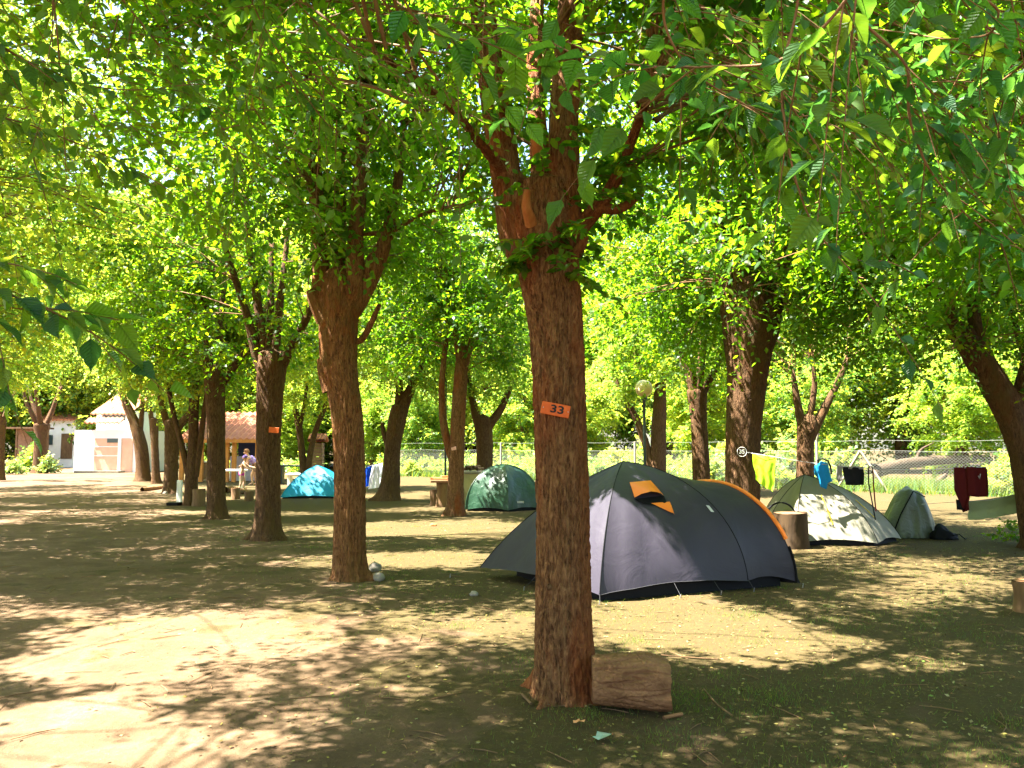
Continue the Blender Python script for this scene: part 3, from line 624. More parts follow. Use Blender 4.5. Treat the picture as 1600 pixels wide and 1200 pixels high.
def out_trunk(x, y, label, seed):
    root = thing('elm_tree', label, 'tree', (x, y, 0), 0, 'pollarded elm trees of the campsite')
    barked('trunk', [(0, 0, -.06), (.02, .05, 1), (0, .1, 2), (.05, .15, 2.9)], [.22, .19, .18, .22], root, 'bark_red', 24, 30, .01, 6, flare=.2, seed=seed)
    for j in range(5):
        a = j * 1.257 + .3
        barked('limb', [(.05 + .1 * math.cos(a), .15 + .1 * math.sin(a), 2.7), (.05 + .5 * math.cos(a), .15 + .5 * math.sin(a), 3.5), (.05 + .9 * math.cos(a), .15 + .9 * math.sin(a), 4.6)], [.09, .07, .04], root, 'bark_red', 10, 12, .005, 4, seed=seed + j)
    return root
tr = out_trunk(3.3, .4, 'elm just outside the view whose long thin boughs droop across the sky above the tents', 81)
# its own crown overhead and the pale sprays that droop in from the upper corner
make_crown(tr, (3.3, .4), cz=5.9, rx=4.4, rz_=3.0, nclu=220, ntw=16, k=11, seed=811, lsize=.1, shape=4, lmat='leaf', zmin=3.7, limb_tips=np.array([[.9, .3, 4.6], [-.6, .6, 4.6], [.2, -.7, 4.4], [0, 0, 3.4]]))
rg = np.random.default_rng(33); n = 210
pxs = rg.uniform(1010, 1660, n); pys = rg.uniform(-60, 330, n) * (.45 + .55 * (pxs - 1010) / 650); ys = rg.uniform(2.3, 4.3, n)
p0 = np.array([tonp(D(a, b, c)) for a, b, c in zip(pxs, pys, ys)]); dd = np.array([.75, -.1, -.42]) + rg.normal(0, .28, (n, 3)); dd /= np.linalg.norm(dd, axis=1, keepdims=True)
V, Fq, rn, TV, TF = twigs(p0, dd, rg.uniform(.3, .75, n), rg.uniform(.1, .5, n), 13, rg, .050, 6, .5, tr=.003)
off = np.array([3.3, .4, 0]); nmesh('crown_sprays', V - off, Fq, tr, ('leaf_near',), False, rn)['kind'] = 'stuff'; b_ = nmesh('spray_twigs', TV - off, TF, tr, ('twig',)); b_['kind'] = 'stuff'
T0 = (3.3, .5, -3.2)
overhang(tr, [
    ([T0, (1300, -260, 1.5), (1290, -20, 1.9), (1350, 90, 2.0), (1400, 140, 2.1), (1455, 200, 2.2), (1530, 245, 2.3), (1620, 280, 2.4)], .012, 26, 1.0, 9),
    ([T0, (1260, -300, 1.5), (1248, -10, 1.8), (1222, 120, 1.85), (1236, 250, 1.9), (1270, 350, 1.95), (1320, 402, 2.0), (1390, 410, 2.0), (1440, 435, 2.05)], .008, 24, .95, 3),
    ([T0, (1480, -200, 1.6), (1420, 120, 1.9), (1440, 240, 2.0), (1500, 325, 2.1), (1560, 375, 2.2), (1640, 400, 2.3)], .009, 26, .9, 8),
    ([T0, (1150, -260, 1.3), (1040, -20, 1.6), (1060, 85, 1.7), (1130, 145, 1.8), (1220, 182, 1.9), (1300, 175, 2.0)], .008, 20, 1.0, 6),
    ([T0, (1380, -200, 1.2), (1340, -30, 1.3), (1230, 88, 1.4), (1110, 104, 1.5), (1000, 102, 1.55), (900, 84, 1.6), (838, 52, 1.65)], .007, 18, 1.25, 5),
    ([T0, (1500, -250, 1.4), (1560, 20, 1.6), (1500, 60, 1.8), (1420, 52, 2.0), (1330, 40, 2.2)], .007, 16, 1.1, 5),
    ([T0, (1700, -200, 1.6), (1640, 40, 1.8), (1560, 130, 2.0), (1470, 170, 2.3), (1400, 160, 2.6)], .008, 20, 1.1, 8),
    ([T0, (1640, -200, 1.7), (1580, 100, 2.2), (1560, 220, 2.4), (1590, 330, 2.6), (1640, 420, 2.7)], .007, 20, 1.0, 7)], 210, 5)
tl = out_trunk(-3.6, .6, 'elm just outside the view whose boughs hang in front of the drive', 91)
make_crown(tl, (-3.6, .6), cz=5.9, rx=3.2, rz_=3.0, nclu=160, ntw=16, k=11, seed=812, lsize=.1, shape=4, lmat='leaf', zmin=3.7, limb_tips=np.array([[.9, .3, 4.6], [-.6, .6, 4.6], [.2, -.7, 4.4], [0, 0, 3.4]]))
T1 = (-3.5, .8, -3.2)
overhang(tl, [
    ([T1, (-500, 160, 1.3), (-120, 360, 1.5), (-20, 440, 1.6), (60, 478, 1.65), (120, 486, 1.7), (185, 500, 1.75)], .007, 22, 1.15, 3),
    ([T1, (-500, 100, 1.5), (-100, 380, 1.8), (-20, 405, 1.8), (30, 415, 1.85), (80, 428, 1.9), (120, 445, 1.9)], .006, 16, 1.1, 3),
    ([(-3.3, .9, -3.3), (100, -400, 1.6), (160, -60, 2.6), (240, 60, 2.9), (310, 145, 3.1), (370, 235, 3.3), (420, 330, 3.5)], .010, 20, 1.0, 9),
    ([(-3.3, .9, -3.3), (60, -300, 1.6), (80, -40, 2.4), (90, 60, 2.5), (98, 170, 2.6), (104, 285, 2.7)], .009, 16, 1.0, 7),
    ([(-3.3, .9, -3.3), (400, -300, 1.6), (390, -20, 2.6), (440, 90, 2.8), (500, 180, 3.0), (560, 240, 3.2)], .009, 20, 1.0, 9),
    ([(-3.3, .9, -3.3), (500, -300, 1.2), (618, -30, 1.5), (655, 35, 1.6), (700, 58, 1.6), (760, 60, 1.65), (815, 40, 1.7)], .006, 14, 1.2, 3),
    ([(-3.3, .9, -3.3), (-300, -200, 1.6), (-60, 20, 2.2), (30, 90, 2.4), (120, 130, 2.6), (230, 140, 2.8), (330, 120, 3.0)], .010, 24, 1.05, 10),
    ([(-3.3, .9, -3.3), (-300, -100, 1.9), (-60, 150, 2.6), (60, 200, 2.8), (180, 250, 3.0), (260, 300, 3.1)], .010, 24, 1.05, 10),
    ([(-3.3, .9, -3.3), (200, -400, 1.9), (420, -60, 2.6), (520, 60, 2.9), (640, 120, 3.1), (740, 170, 3.4)], .009, 22, 1.0, 9)], 200, 6)
rg = np.random.default_rng(34); n = 200
pxs = rg.uniform(-60, 780, n); pys = rg.uniform(-80, 330, n) * (1 - .6 * pxs / 800); ys = rg.uniform(2.9, 4.6, n)
p0 = np.array([tonp(D(a, b, c)) for a, b, c in zip(pxs, pys, ys)]); dd = np.array([.5, .1, -.15]) + rg.normal(0, .45, (n, 3)); dd /= np.linalg.norm(dd, axis=1, keepdims=True)
V, Fq, rn, TV, TF = twigs(p0, dd, rg.uniform(.3, .75, n), rg.uniform(.1, .5, n), 13, rg, .050, 6, .8, tr=.003)
off = np.array([-3.6, .6, 0]); nmesh('crown_sprays', V - off, Fq, tl, ('leaf',), False, rn)['kind'] = 'stuff'; b_ = nmesh('spray_twigs', TV - off, TF, tl, ('twig',)); b_['kind'] = 'stuff'

# ------------------------------------------------------------------ tents
M['fly_char'] = fabric('fly_char', (0.034, 0.030, 0.044), .48, .26, .04, (0.03, .03, .08), .28, 2.6, .05)
P(M['fly_char']).inputs['Sheen Weight'].default_value = 0; P(M['fly_char']).inputs['Sheen Roughness'].default_value = .35; P(M['fly_char']).inputs['Sheen Tint'].default_value = (.85, .78, 1, 1)
M['black_cloth'] = fabric('black_cloth', (0.0045, 0.0045, 0.006), .7, .15)
M['orange'] = mat('orange', (0.80, 0.20, 0.02), .5, .4)
M['white_tape'] = mat('white_tape', (0.45, 0.45, 0.47), .6); M['cordm'] = mat('cordm', (.05, .05, .055), .8)
M['steel'] = mat('steel', (0.5, 0.5, 0.52), .35, .5, Metallic=.8)
M['fly_turq'] = fabric('fly_turq', (0.01, 0.30, 0.48), .5, .4, .3, (0.01, .42, .6), .25, 4, .03)
M['fly_green'] = fabric('fly_green', (0.012, 0.052, 0.026), .38, .6, .12, (.03, .14, .08), .45, 6, .04)
M['fly_beige'] = fabric('fly_beige', (0.27, 0.255, 0.195), .6, .3, .2, (.4, .36, .24), .25, 5, .03)
def ribs_tent(root, corners, apex, fly, n=22, m=14, sag=.05, wr=.006, seed=0, open_gap=(), skip=(), rn='fly'):
    """fly stretched between arched ribs; corners (x,y,arch 0..1,lift)"""
    ap = np.array(apex); curves = []
    for (x, y, wt, lf) in corners:
        c = []
        for i in range(n + 1):
            t = i / n; e_s, e_z = 1 - math.cos(t * math.pi / 2), math.sin(t * math.pi / 2)
            s = t * (1 - wt) + e_s * wt; z = t * (1 - wt) + e_z * wt
            c.append(np.array([x + (ap[0] - x) * s, y + (ap[1] - y) * s, lf + (ap[2] - lf) * z]))
        curves.append(np.array(c))
    V, Fc, faces = [], [], []
    nc = len(corners)
    for j in range(nc):
        if j in skip: faces.append(None); continue
        A, B = curves[j], curves[(j + 1) % nc]; g = np.zeros((n + 1, m + 1, 3))
        for i in range(n + 1):
            t = i / n
            for k in range(m + 1):
                l = k / m; p = A[i] * (1 - l) + B[i] * l; inw = ap - p; inw[2] = 0; ln = np.linalg.norm(inw); inw = inw / ln if ln > 1e-6 else inw
                b = math.sin(math.pi * l); p = p + inw * sag * b * math.sin(math.pi * min(1, t * .9 + .1))
                p[2] += .035 * b * (1 - t) ** 6 * 1.6
                if 0 < k < m: p = p + inw * wr * (mnoise.noise(Vector((l * 7 + seed, t * 3, j))) * 2 + .7 * math.sin(l * 19 + t * 2 + j) * (1 - t))
                g[i, k] = p
        o = len(V); V += [tuple(q) for q in g.reshape(-1, 3)]
        for i in range(n):
            for k in range(m):
                a = o + i * (m + 1) + k; Fc.append((a, a + 1, a + m + 2, a + m + 1))
        faces.append(g)
    return curves, faces, V, Fc
def seam(root, curve, r, m, name='seam'):
    V, Fq = tubes([[tuple(p) for p in curve]], [[r] * len(curve)], 6); return nmesh(name, V, Fq, root, (m,), True)
# the big charcoal tent
Bc = G(937, 941); ang = math.atan2(.378, .927)
tent = thing('dome_tent', 'large charcoal tent with orange trim and orange vent flap, behind the elm marked 33', 'tent', (Bc.x, Bc.y, 0), ang)
AP = (0.92, 1.1, 1.39)
cor = [(0.0, 0.0, .60, .07), (1.84, .0, .90, .10), (1.9, 2.2, .84, .08), (-.55, 2.02, .34, .10)]
curves, faces, V, Fc = ribs_tent(tent, cor, AP, 'fly_char', skip=(1,), sag=.045, wr=.016)
# the tunnel between the dome and the orange hoop
c1 = np.concatenate([curves[1], curves[2][::-1][1:]]); nn = len(c1)
hoop = []
for i in range(nn):
    t = i / (nn - 1); a = math.pi * t; hoop.append(np.array([2.50 - .34 * math.sin(a) ** 1.3, 1.1 - 1.1 * math.copysign(abs(math.cos(a)) ** .85, math.cos(a)), .05 + 1.08 * math.sin(a) ** .8]))
hoop = np.array(hoop); o = len(V); mm = 12
for i in range(nn):
    for k in range(mm + 1):
        l = k / mm; p = c1[i] * (1 - l) + hoop[i] * l; ce = np.array([p[0], 1.1, .3]); d = ce - p; d /= np.linalg.norm(d)
        p = p + d * (.045 * math.sin(math.pi * l) + .006 * mnoise.noise(Vector((l * 6, i * .3, 4)))); p[2] += .04 * math.sin(math.pi * l) * (abs(1 - 2 * i / (nn - 1))) ** 8; V.append(tuple(p))
for i in range(nn - 1):
    for k in range(mm): a = o + i * (mm + 1) + k; Fc.append((a, a + mm + 1, a + mm + 2, a + 1))
pmesh('fly', V, Fc, tent, ('fly_char',), True)
# end door, tub floor, seams, trim
ev = [tuple(p + np.array([-.01, 0, 0])) for p in hoop]; ef = []; o = len(ev)
for p in hoop: ev.append((p[0] + .06, p[1], .03))
for i in range(nn - 1): ef.append((i, i + 1, o + i + 1, o + i))
pmesh('end_door', ev, ef, tent, ('black_cloth',), True)
bm = bmesh.new(); foot = [(.05, .06), (1.2, .08), (2.35, .08), (2.38, 2.1), (.1, 2.12), (-.12, 1.9), (-.06, 1.0)]
vb = [bm.verts.new((x, y, .0)) for x, y in foot]; vt = [bm.verts.new((x + .02, y + .03, .17)) for x, y in foot]
for i in range(len(foot)): j = (i + 1) % len(foot); bm.faces.new((vb[i], vb[j], vt[j], vt[i]))
bm.faces.new(vb[::-1]); bm.faces.new(vt); bobj('tub_floor', bm, tent, ('black_cloth',))
for c in (curves[0], curves[1], curves[3]): seam(tent, c + np.array([-.001, -.001, .0]), .0045, 'black_cloth')
seam(tent, faces[0][0, :, :] + np.array([0, -.003, 0]), .0028, 'cordm', 'hem_tape')
seam(tent, hoop[5:31] + np.array([.004, -.012, .006]), .026, 'orange', 'orange_trim'); seam(tent, hoop[0:5] + np.array([.004, -.012, 0]), .014, 'black_cloth', 'lower_trim')
g = faces[0]
def fp(t, l, o=.0):
    i, k = t * 22, l * 14; i0, k0 = min(int(i), 21), min(int(k), 13); u, v = i - i0, k - k0
    p = g[i0, k0] * (1 - u) * (1 - v) + g[i0 + 1, k0] * u * (1 - v) + g[i0, k0 + 1] * (1 - u) * v + g[i0 + 1, k0 + 1] * u * v
    nn_ = np.cross(g[i0, k0 + 1] - g[i0, k0], g[i0 + 1, k0] - g[i0, k0]); nn_ /= np.linalg.norm(nn_)
    if nn_[1] > 0: nn_ = -nn_
    return p + nn_ * o
def flap(name, quad, lift, m, nx=6, ny=5):
    V, Fc = [], []
    for j in range(ny + 1):
        for i in range(nx + 1):
            u, v = i / nx, j / ny; (t0, l0), (t1, l1), (t2, l2), (t3, l3) = quad
            t = (t0 * (1 - u) + t1 * u) * (1 - v) + (t3 * (1 - u) + t2 * u) * v; l = (l0 * (1 - u) + l1 * u) * (1 - v) + (l3 * (1 - u) + l2 * u) * v
            V.append(tuple(fp(t, l, .012 + lift * math.sin(math.pi * u) ** .7 * v)))
    for j in range(ny):
        for i in range(nx): a = j * (nx + 1) + i; Fc.append((a, a + 1, a + nx + 2, a + nx + 1))
    return pmesh(name, V, Fc, tent, (m,), True)
flap('vent_flap', ((.69, .25), (.68, .60), (.54, .62), (.555, .27)), .09, 'orange')
flap('vent_mesh', ((.545, .26), (.545, .62), (.46, .60), (.50, .36)), .0, 'black_cloth')
flap('vent_strap', ((.50, .44), (.495, .64), (.405, .615), (.42, .60)), .01, 'orange')
flap('pale_mark', ((.45, .93), (.445, .955), (.40, .955), (.405, .93)), .0, 'white_tape', 2, 2)
for (x, y, x2, y2, z) in ((0, 0, -.05, -.10, .08), (.9, .02, .9, -.10, .13), (1.84, 0, 1.85, -.09, .11), (2.5, 0, 2.56, -.05, .05), (-.55, 2.02, -.9, 2.1, .11), (-.25, 1.0, -.42, .95, .14), (1.4, .01, 1.42, -.09, .12)):
    pg = wire('guy_line', [(x, y, z), (x2, y2, .015)], .0022, tent, 'cordm', 4); wire('peg', [(x2, y2, .035), (x2 - .005, y2 + .01, -.02)], .006, pg, 'steel', 5)

def simple_tent(name, label, px, py, half, corners, apex, fly, rz=0.0, seam_m='black_cloth', door=None, sag=.04, wr=.008, seed=0, sr=.006):
    c = G(px, py); root = thing(name, label, 'tent', (c.x, c.y, 0), rz)
    curves, faces, V, Fc = ribs_tent(root, corners, apex, fly, n=16, m=10, sag=sag, wr=wr, seed=seed); pmesh('fly', V, Fc, root, (fly,), True)
    for q in curves: seam(root, q + np.array([0, -.004, .004]), sr, seam_m)
    bm = bmesh.new(); vb = [bm.verts.new((x * .95 + apex[0] * .05, y * .95 + apex[1] * .05, 0)) for x, y, _, _ in corners]; vt = [bm.verts.new((x * .93 + apex[0] * .07, y * .93 + apex[1] * .07, .12)) for x, y, _, _ in corners]
    for i in range(len(vb)): j = (i + 1) % len(vb); bm.faces.new((vb[i], vb[j], vt[j], vt[i]))
    bm.faces.new(vb[::-1]); bm.faces.new(vt); bobj('tub_floor', bm, root, ('black_cloth',)); return root, curves, faces
tq, _, _ = simple_tent('dome_tent', 'small turquoise dome tent beyond the drive row, a small pale mark on it', 487, 779, 0, [(-.95, 0, .45, .03), (.95, 0, .45, .03), (1.0, 1.5, .6, .03), (-.9, 1.5, .6, .03)], (.0, .75, 1.0), 'fly_turq', .05, 'fly_turq')
boxo('pale_mark', (.02, .37, .62), (.10, .02, .07), tq, 'white_tape')
gt, cv, _ = simple_tent('dome_tent', 'dark green dome tent between two elms, wet looking folds', 785, 799, 0, [(-.92, .15, 1, .03), (.15, -.1, 1, .03), (1.0, .5, 1, .03), (.6, 1.7, 1, .03), (-.7, 1.6, 1, .03)], (.02, .75, 1.13), 'fly_green', 0, 'fly_green', sag=.05, wr=.02, seed=5, sr=.010)
boxo('pale_label', (.42, .075, .22), (.22, .012, .05), gt, 'white_tape')
wire('guy_line', [(1.0, .5, .25), (1.35, .3, .0)], .006, gt, 'black_cloth'); wire('guy_line', [(.7, .55, .7), (1.4, .45, .0)], .006, gt, 'black_cloth')
bc = G(1300, 852)
def loc(px, py): p = G(px, py); return (p.x - bc.x, p.y - bc.y)
bt, cv, fc = simple_tent('dome_tent', 'beige dome tent with dark pole seams under the clothes line', 1300, 852, 0,
    [(*loc(1244, 852), .62, .04), (*loc(1372, 853), .62, .04), (*loc(1409, 846), .55, .04), (.95, 1.9, .6, .04), (-.6, 1.9, .6, .04), (*loc(1192, 838), .35, .04)], (-.06, .95, 1.09), 'fly_beige', 0, 'black_cloth', sag=.03, wr=.012, seed=9, sr=.0045)
M['yellow'] = mat('yellow', (.75, .55, .02), .5)
wire('zip_tape', [tuple(fc[0][int(t * 16), 5] + np.array([0, -.015, 0])) for t in (.2, .3, .4, .5, .6)], .010, bt, 'yellow')
wire('zip_tape', [tuple(fc[1][int(t * 16), 5] + np.array([.01, -.015, 0])) for t in (.3, .4, .5)], .007, bt, 'yellow')
wire('window_binding', [(-.72 + .26 * math.cos(a), .25 + .05 * math.cos(a), .42 + .24 * math.sin(a)) for a in np.linspace(.2, 2.9, 12)], .016, bt, 'black_cloth')
boxo('orange_tab', (-.95, .75, .62), (.10, .03, .05), bt, 'orange')

# tarpaulin over a heap of gear
M['tarp'] = fabric('tarp', (0.12, 0.14, 0.10), .42, .55, .1, (.2, .22, .15), .6, 7, .05)
c = G(1432, 840); th_ = thing('covered_gear', 'grey green tarpaulin draped over gear beside the beige tent', 'tarpaulin', (c.x, c.y + .25, 0))
bm = bmesh.new(); bmesh.ops.create_icosphere(bm, subdivisions=5, radius=1)
for v in bm.verts:
    x, y, z = v.co; f = mnoise.noise(Vector((x * 2.2, y * 2.2, z * 1.1 + 3))) ; f2 = abs(mnoise.noise(Vector((math.atan2(y, x) * 3.2, z * 1.5, 7))))
    s = 1 + .16 * f - .22 * f2 * (1 - max(z, 0))
    zz = max(z, -.05); w_ = .40 + .12 * (1 - zz) * (1 if x < 0 else .25)
    v.co = Vector((x * s * w_ * (1.05 - .25 * max(zz, 0)), y * s * .38, max(0, zz) ** .75 * .86 * (1 + .08 * f)))
bobj('tarp_cover', bm, th_, ('tarp',), True)
wire('lashing', [(-.42, -.25, .02), (-.3, -.33, .4), (-.05, -.3, .80), (.2, -.2, .7)], .012, th_, 'black_cloth')
c = G(1476, 842); bag = thing('bag', 'limp black bag lying on the ground beside the tarpaulin', 'bag', (c.x, c.y, 0))
bm = bmesh.new(); bmesh.ops.create_icosphere(bm, subdivisions=4, radius=1)
for v in bm.verts:
    f = mnoise.noise(v.co * 1.8 + Vector((4, 0, 0))); s = 1 + .35 * f; v.co = Vector((v.co.x * s * .22, v.co.y * s * .14, max(0, v.co.z * s) * .17 * (1.2 - .6 * v.co.x)))
bobj('sack', bm, bag, ('black_cloth',), True); wire('strap', [(.05, -.1, .06), (.15, -.18, .10), (.26, -.16, .015), (.33, -.08, .015)], .010, bag, 'black_cloth')

# ------------------------------------------------------------------ logs, stumps, stones
M['stump_dark'] = nmat('stump_dark', (0.028, 0.016, 0.007), (0.07, 0.04, 0.017), 7, .85, .6, .01, (1, 1, .25))
def stump(label, px, py, wpx, hpx, m='stump_wood', name='stump', group=None, seed=0, Y=None):
    c = G(px, py) if Y is None else D(px, 700, Y); c.z = 0; s = c.y / F; r = wpx * .48 * s; h = hpx * s
    root = thing(name, label, 'stump', (c.x, c.y + r * .8, 0), 0, group)
    barked('bark_side', [(0, 0, -.03), (0.01, 0, h * .5), (0, 0, h)], [r * 1.05, r * .98, r], root, m, 36, 16, .007, 6, seed=seed, cap=False)
    bm = bmesh.new(); bmesh.ops.create_circle(bm, cap_ends=True, segments=24, radius=r * .97); bmesh.ops.inset_region(bm, faces=bm.faces[:], thickness=r * .3)
    for v in bm.verts: v.co.z = h - .004 + .008 * mnoise.noise(v.co * 9)
    bobj('cut_top', bm, root, ('cutwood' if m not in ('stump_wood', 'stump_dark') else ('log' if m == 'stump_wood' else 'stump_wood'),), False); return root
stump('squarish brown stump seat standing before the beige tent', 1244, 857, 54, 53, seed=2, m='stump_dark')
stump('stump seat cut by the picture border on the mossy ground', 1617, 957, 42, 46, seed=3)
stump('short stump seat at the foot of the slender elm in the drive row', 307, 791, 19, 26, seed=4)
stump('taller of two stump seats near the people by the pavilion', 366, 780, 14, 17, seed=5, group='stump seats by the pavilion')
stump('lower of two stump seats, in front of the child', 387, 783, 14, 15, seed=6, group='stump seats by the pavilion')
# the cut log at the foot of the numbered elm
lc = G(990, 1116); lg = thing('log', 'cut log section lying against the foot of the elm marked 33', 'log', (lc.x + .01, lc.y + .13, 0), R(-4))
V, Fc = [], []; ns, nr = 190, 96
for i in range(nr + 1):
    t = i / nr; x = -.235 + .455 * t; rb = .148 + .038 * min(1, t * 1.25)
    ch = max(0, (t - .64) / .36); rb_top = rb * (1 - .30 * ch ** 1.4)
    for k in range(ns):
        a = 2 * math.pi * k / ns; c_, s_ = math.cos(a), math.sin(a); r = rb_top if s_ > -.3 else rb
        if s_ < -.75: r = rb * .97
        r *= 1 + .05 * mnoise.noise(Vector((x * 3, c_ * 1.5, s_ * 1.5 + 9)))
        q = Vector((x * 2.2, c_ * 3.2, s_ * 3.2)); cr_ = abs(mnoise.noise(q + Vector((0, 0, 5)))); q2 = Vector((x * 34, c_ * 9, s_ * 9)); cr2 = abs(mnoise.noise(q2))
        r -= .022 * max(0, 1 - cr_ * 8) * (1 - .6 * ch) + .008 * max(0, 1 - cr2 * 5) * (1 - ch)
        r += .002 * mnoise.noise(Vector((x * 60, c_ * 20, s_ * 20)))
        V.append((x + .012 * mnoise.noise(Vector((c_ * 2, s_ * 2, i * .02))), r * c_, .155 + r * s_ * (.95)))
for i in range(nr):
    for k in range(ns): a = i * ns + k; b = i * ns + (k + 1) % ns; Fc.append((a, b, b + ns, a + ns))
pmesh('bark_side', V, Fc, lg, ('log',), True)
for nm, ii in (('cut_end', 0), ('cut_end', nr)):
    ring = V[ii * ns:(ii + 1) * ns]; cx = np.mean(ring, axis=0); vv = [tuple(cx + (np.array(q) - cx) * f + np.array([.004 * mnoise.noise(Vector(q) * 30), 0, 0])) for f in (1, .75, .5, .25) for q in ring] + [tuple(cx)]
    ff = [(j * ns + k, j * ns + (k + 1) % ns, (j + 1) * ns + (k + 1) % ns, (j + 1) * ns + k) for j in range(3) for k in range(ns)] + [(3 * ns + k, 3 * ns + (k + 1) % ns, 4 * ns) for k in range(ns)]
    pmesh(nm, vv, ff, lg, ('log',), True)
def stone(label, px, py, wpx, hpx, seed, group=None, m='stone', name='stone', Y=None):
    c = G(px, py); s = c.y / F; bm = bmesh.new(); bmesh.ops.create_icosphere(bm, subdivisions=3, radius=1)
    for v in bm.verts:
        f = 1 + .28 * mnoise.noise(v.co * 1.3 + Vector((seed, 0, 0))); v.co = Vector((v.co.x * f * wpx * s * .42, v.co.y * f * wpx * s * .38, (v.co.z * f * .62 + .36) * hpx * s))
    o = bobj(name, bm, None, (m,), True); o.location = (c.x, c.y + wpx * s * .3, -.01); return tag(o, label, 'stone', group)
stone('upper pale stone of the little pile at the second elm', 584, 893, 24, 15, 1, 'stones at the foot of the second elm')
stone('rounded stone lowest in the pile at the second elm', 590, 907, 22, 14, 2, 'stones at the foot of the second elm')
stone('small stone squeezed against the trunk of the second elm', 576, 903, 12, 8, 3, 'stones at the foot of the second elm')
stone('flat sliver of stone in front of the second elm trunk', 534, 908, 24, 4, 4, 'stones at the foot of the second elm')
stone('white stone by the sixth elm of the drive row', 257, 772, 8, 5, 5); stone('pale stone at the foot of the forked elm', 704, 805, 6, 5, 6)
stone('brownish stone alone on the sunlit ground left of the charcoal tent', 740, 930, 16, 7, 8); stone('reddish flat stone on the bright patch before the green tent', 676, 822, 14, 5, 9, m='cutwood')
def flatlog(label, x0, y0, x1, y1, rpx, name='log', m='log', seed=0):
    a, b = G(x0, y0), G(x1, y1); r = rpx * a.y / F; o = (a + b) / 2; root = thing(name, label, 'log', (o.x, o.y, 0))
    barked('bark_side', [(a.x - o.x, a.y - o.y, r), (0, .02, r * 1.02), (b.x - o.x, b.y - o.y, r * .9)], [r, r * 1.05, r * .85], root, m, 14, 14, r * .06, 4, seed=seed, cutcap=True); return root
flatlog('thin driftwood log lying left of the sixth elm', 222, 768, 252, 764, 3.2, seed=1); flatlog('low log lying in front of the stump seats', 352, 770, 366, 768, 4.5, seed=2)
flatlog('reddish log lying nearest the drive by the stump seats', 366, 773, 387, 771, 3.6, seed=3)

# stone table, barbecue and things among the elms
tb = G(690, 793); tbl = thing('picnic_table', 'rough slab table on a log pedestal behind the forked elm', 'table', (tb.x, tb.y + .3, 0))
s = tb.y / F
barked('pedestal', [(0, 0, -.03), (.0, 0, .3), (0, 0, 38 * s)], [.17, .15, .16], tbl, 'stump_wood', 24, 14, .01, 5)
bm = bmesh.new(); box(bm, (-.02, 0, 38 * s + .035), (.62, .5, .07), .1, .012); bobj('slab', bm, tbl, ('log',))
bm = bmesh.new(); box(bm, (-.06, .02, 38 * s + .10), (.48, .3, .05), -.2, .01); box(bm, (.05, -.02, 38 * s + .15), (.2, .14, .05), .4, .01); t_ = bobj('board', bm, None, ('cutwood',)); t_.location = (tb.x, tb.y + .3, .0); tag(t_, 'loose boards left lying on top of the rough slab table', 'board')
stump('rounded stump seat left of the slab table', 677, 790, 12, 24, seed=8)
stump('stump seat close against the forked elm by the slab table', 700, 790, 14, 20, seed=9)
bq = D(741, 700, 22.5); g0 = thing('barbecue', 'pale masonry barbecue bench behind the forked elm and the green tent', 'barbecue', (bq.x, 22.5, 0))
bm = bmesh.new(); box(bm, (0, 0, .42), (.62, .6, .84), 0, .01); bobj('masonry_base', bm, g0, (M.setdefault('render_wall', nmat('render_wall', (.34, .29, .16), (.45, .38, .22), 4, .9)),))
bm = bmesh.new(); box(bm, (.12, 0, .88), (1.0, .7, .07), 0, .008); bobj('counter_slab', bm, g0, ('stone',))
bm = bmesh.new(); box(bm, (-.40, -.3, .35), (.22, .25, .30), .1, .01); bobj('log_block', bm, g0, ('stump_wood',))
pt = thing('firewood', 'short firewood pieces lying on the barbecue counter', 'firewood', (bq.x, 22.5, .915))
for j in range(5): barked('log_piece', [(-.32 + .1 * j, -.1, .05 + .05 * (j % 2)), (-.15 + .1 * j, .12, .06 + .06 * (j % 2))], [.045, .04], pt, 'stump_wood', 10, 6, .003, 3, seed=j)
# brick post with a little tiled roof
M['tile'] = nmat('tile', (.36, .12, .06), (.52, .22, .12), 3, .8)
M['brick'] = nmat('brick', (.20, .12, .08), (.32, .20, .13), 6, .9)
ch = D(497, 700, 31.5); cp = thing('brick_post', 'brick post with a small tiled cap beyond the turquoise tent', 'post', (ch.x, 31.5, 0))
for j in range(13): boxo('brick', (0, 0, .06 + .135 * j), (.42 if j % 2 else .40, .4, .125), cp, 'brick', 0, .008)
for q in range(5):
    for sgn in (-1, 1):
        V, Fq = tubes([[(-.27 + .135 * q, 0, 2.06), (-.27 + .135 * q, sgn * .34, 1.84)]], [[.075, .08]], 8); nmesh('tile', V, Fq, cp, ('tile',), True)
# lamp posts
def lamp(label, px, py, Y, base, r=.20, globe=True):
    p = D(px, py, Y); root = thing('lamp_post', label, 'lamp post', (p.x, Y, 0), 0, 'globe lamp posts'); H = p.z
    M.setdefault('lamp_green', mat('lamp_green', (.01, .022, .014), .4, .5)); M.setdefault('globe', mat('globe', (.62, .52, .30), .25, .5))
    wire('pole', [(0, 0, 0), (0, 0, 1), (0, 0, H - r)], .035, root, 'lamp_green', 10); wire('base', [(0, 0, 0), (0, 0, .25), (0, 0, .5)], .06, root, 'lamp_green', 10)
    wire('collar', [(0, 0, H - r - .06), (0, 0, H - r * .8)], .075, root, 'lamp_green', 10)
    bm = bmesh.new(); bmesh.ops.create_uvsphere(bm, u_segments=24, v_segments=16, radius=r); bmesh.ops.translate(bm, vec=(0, 0, H), verts=bm.verts); bobj('globe', bm, root, ('globe',), True)
lamp('dark lamp post with a cream globe standing behind the charcoal tent', 1006, 607, 18.5, 0)
lamp('thin dark lamp post behind the forked elm, its globe lost in leaves', 697, 560, 25, 0)
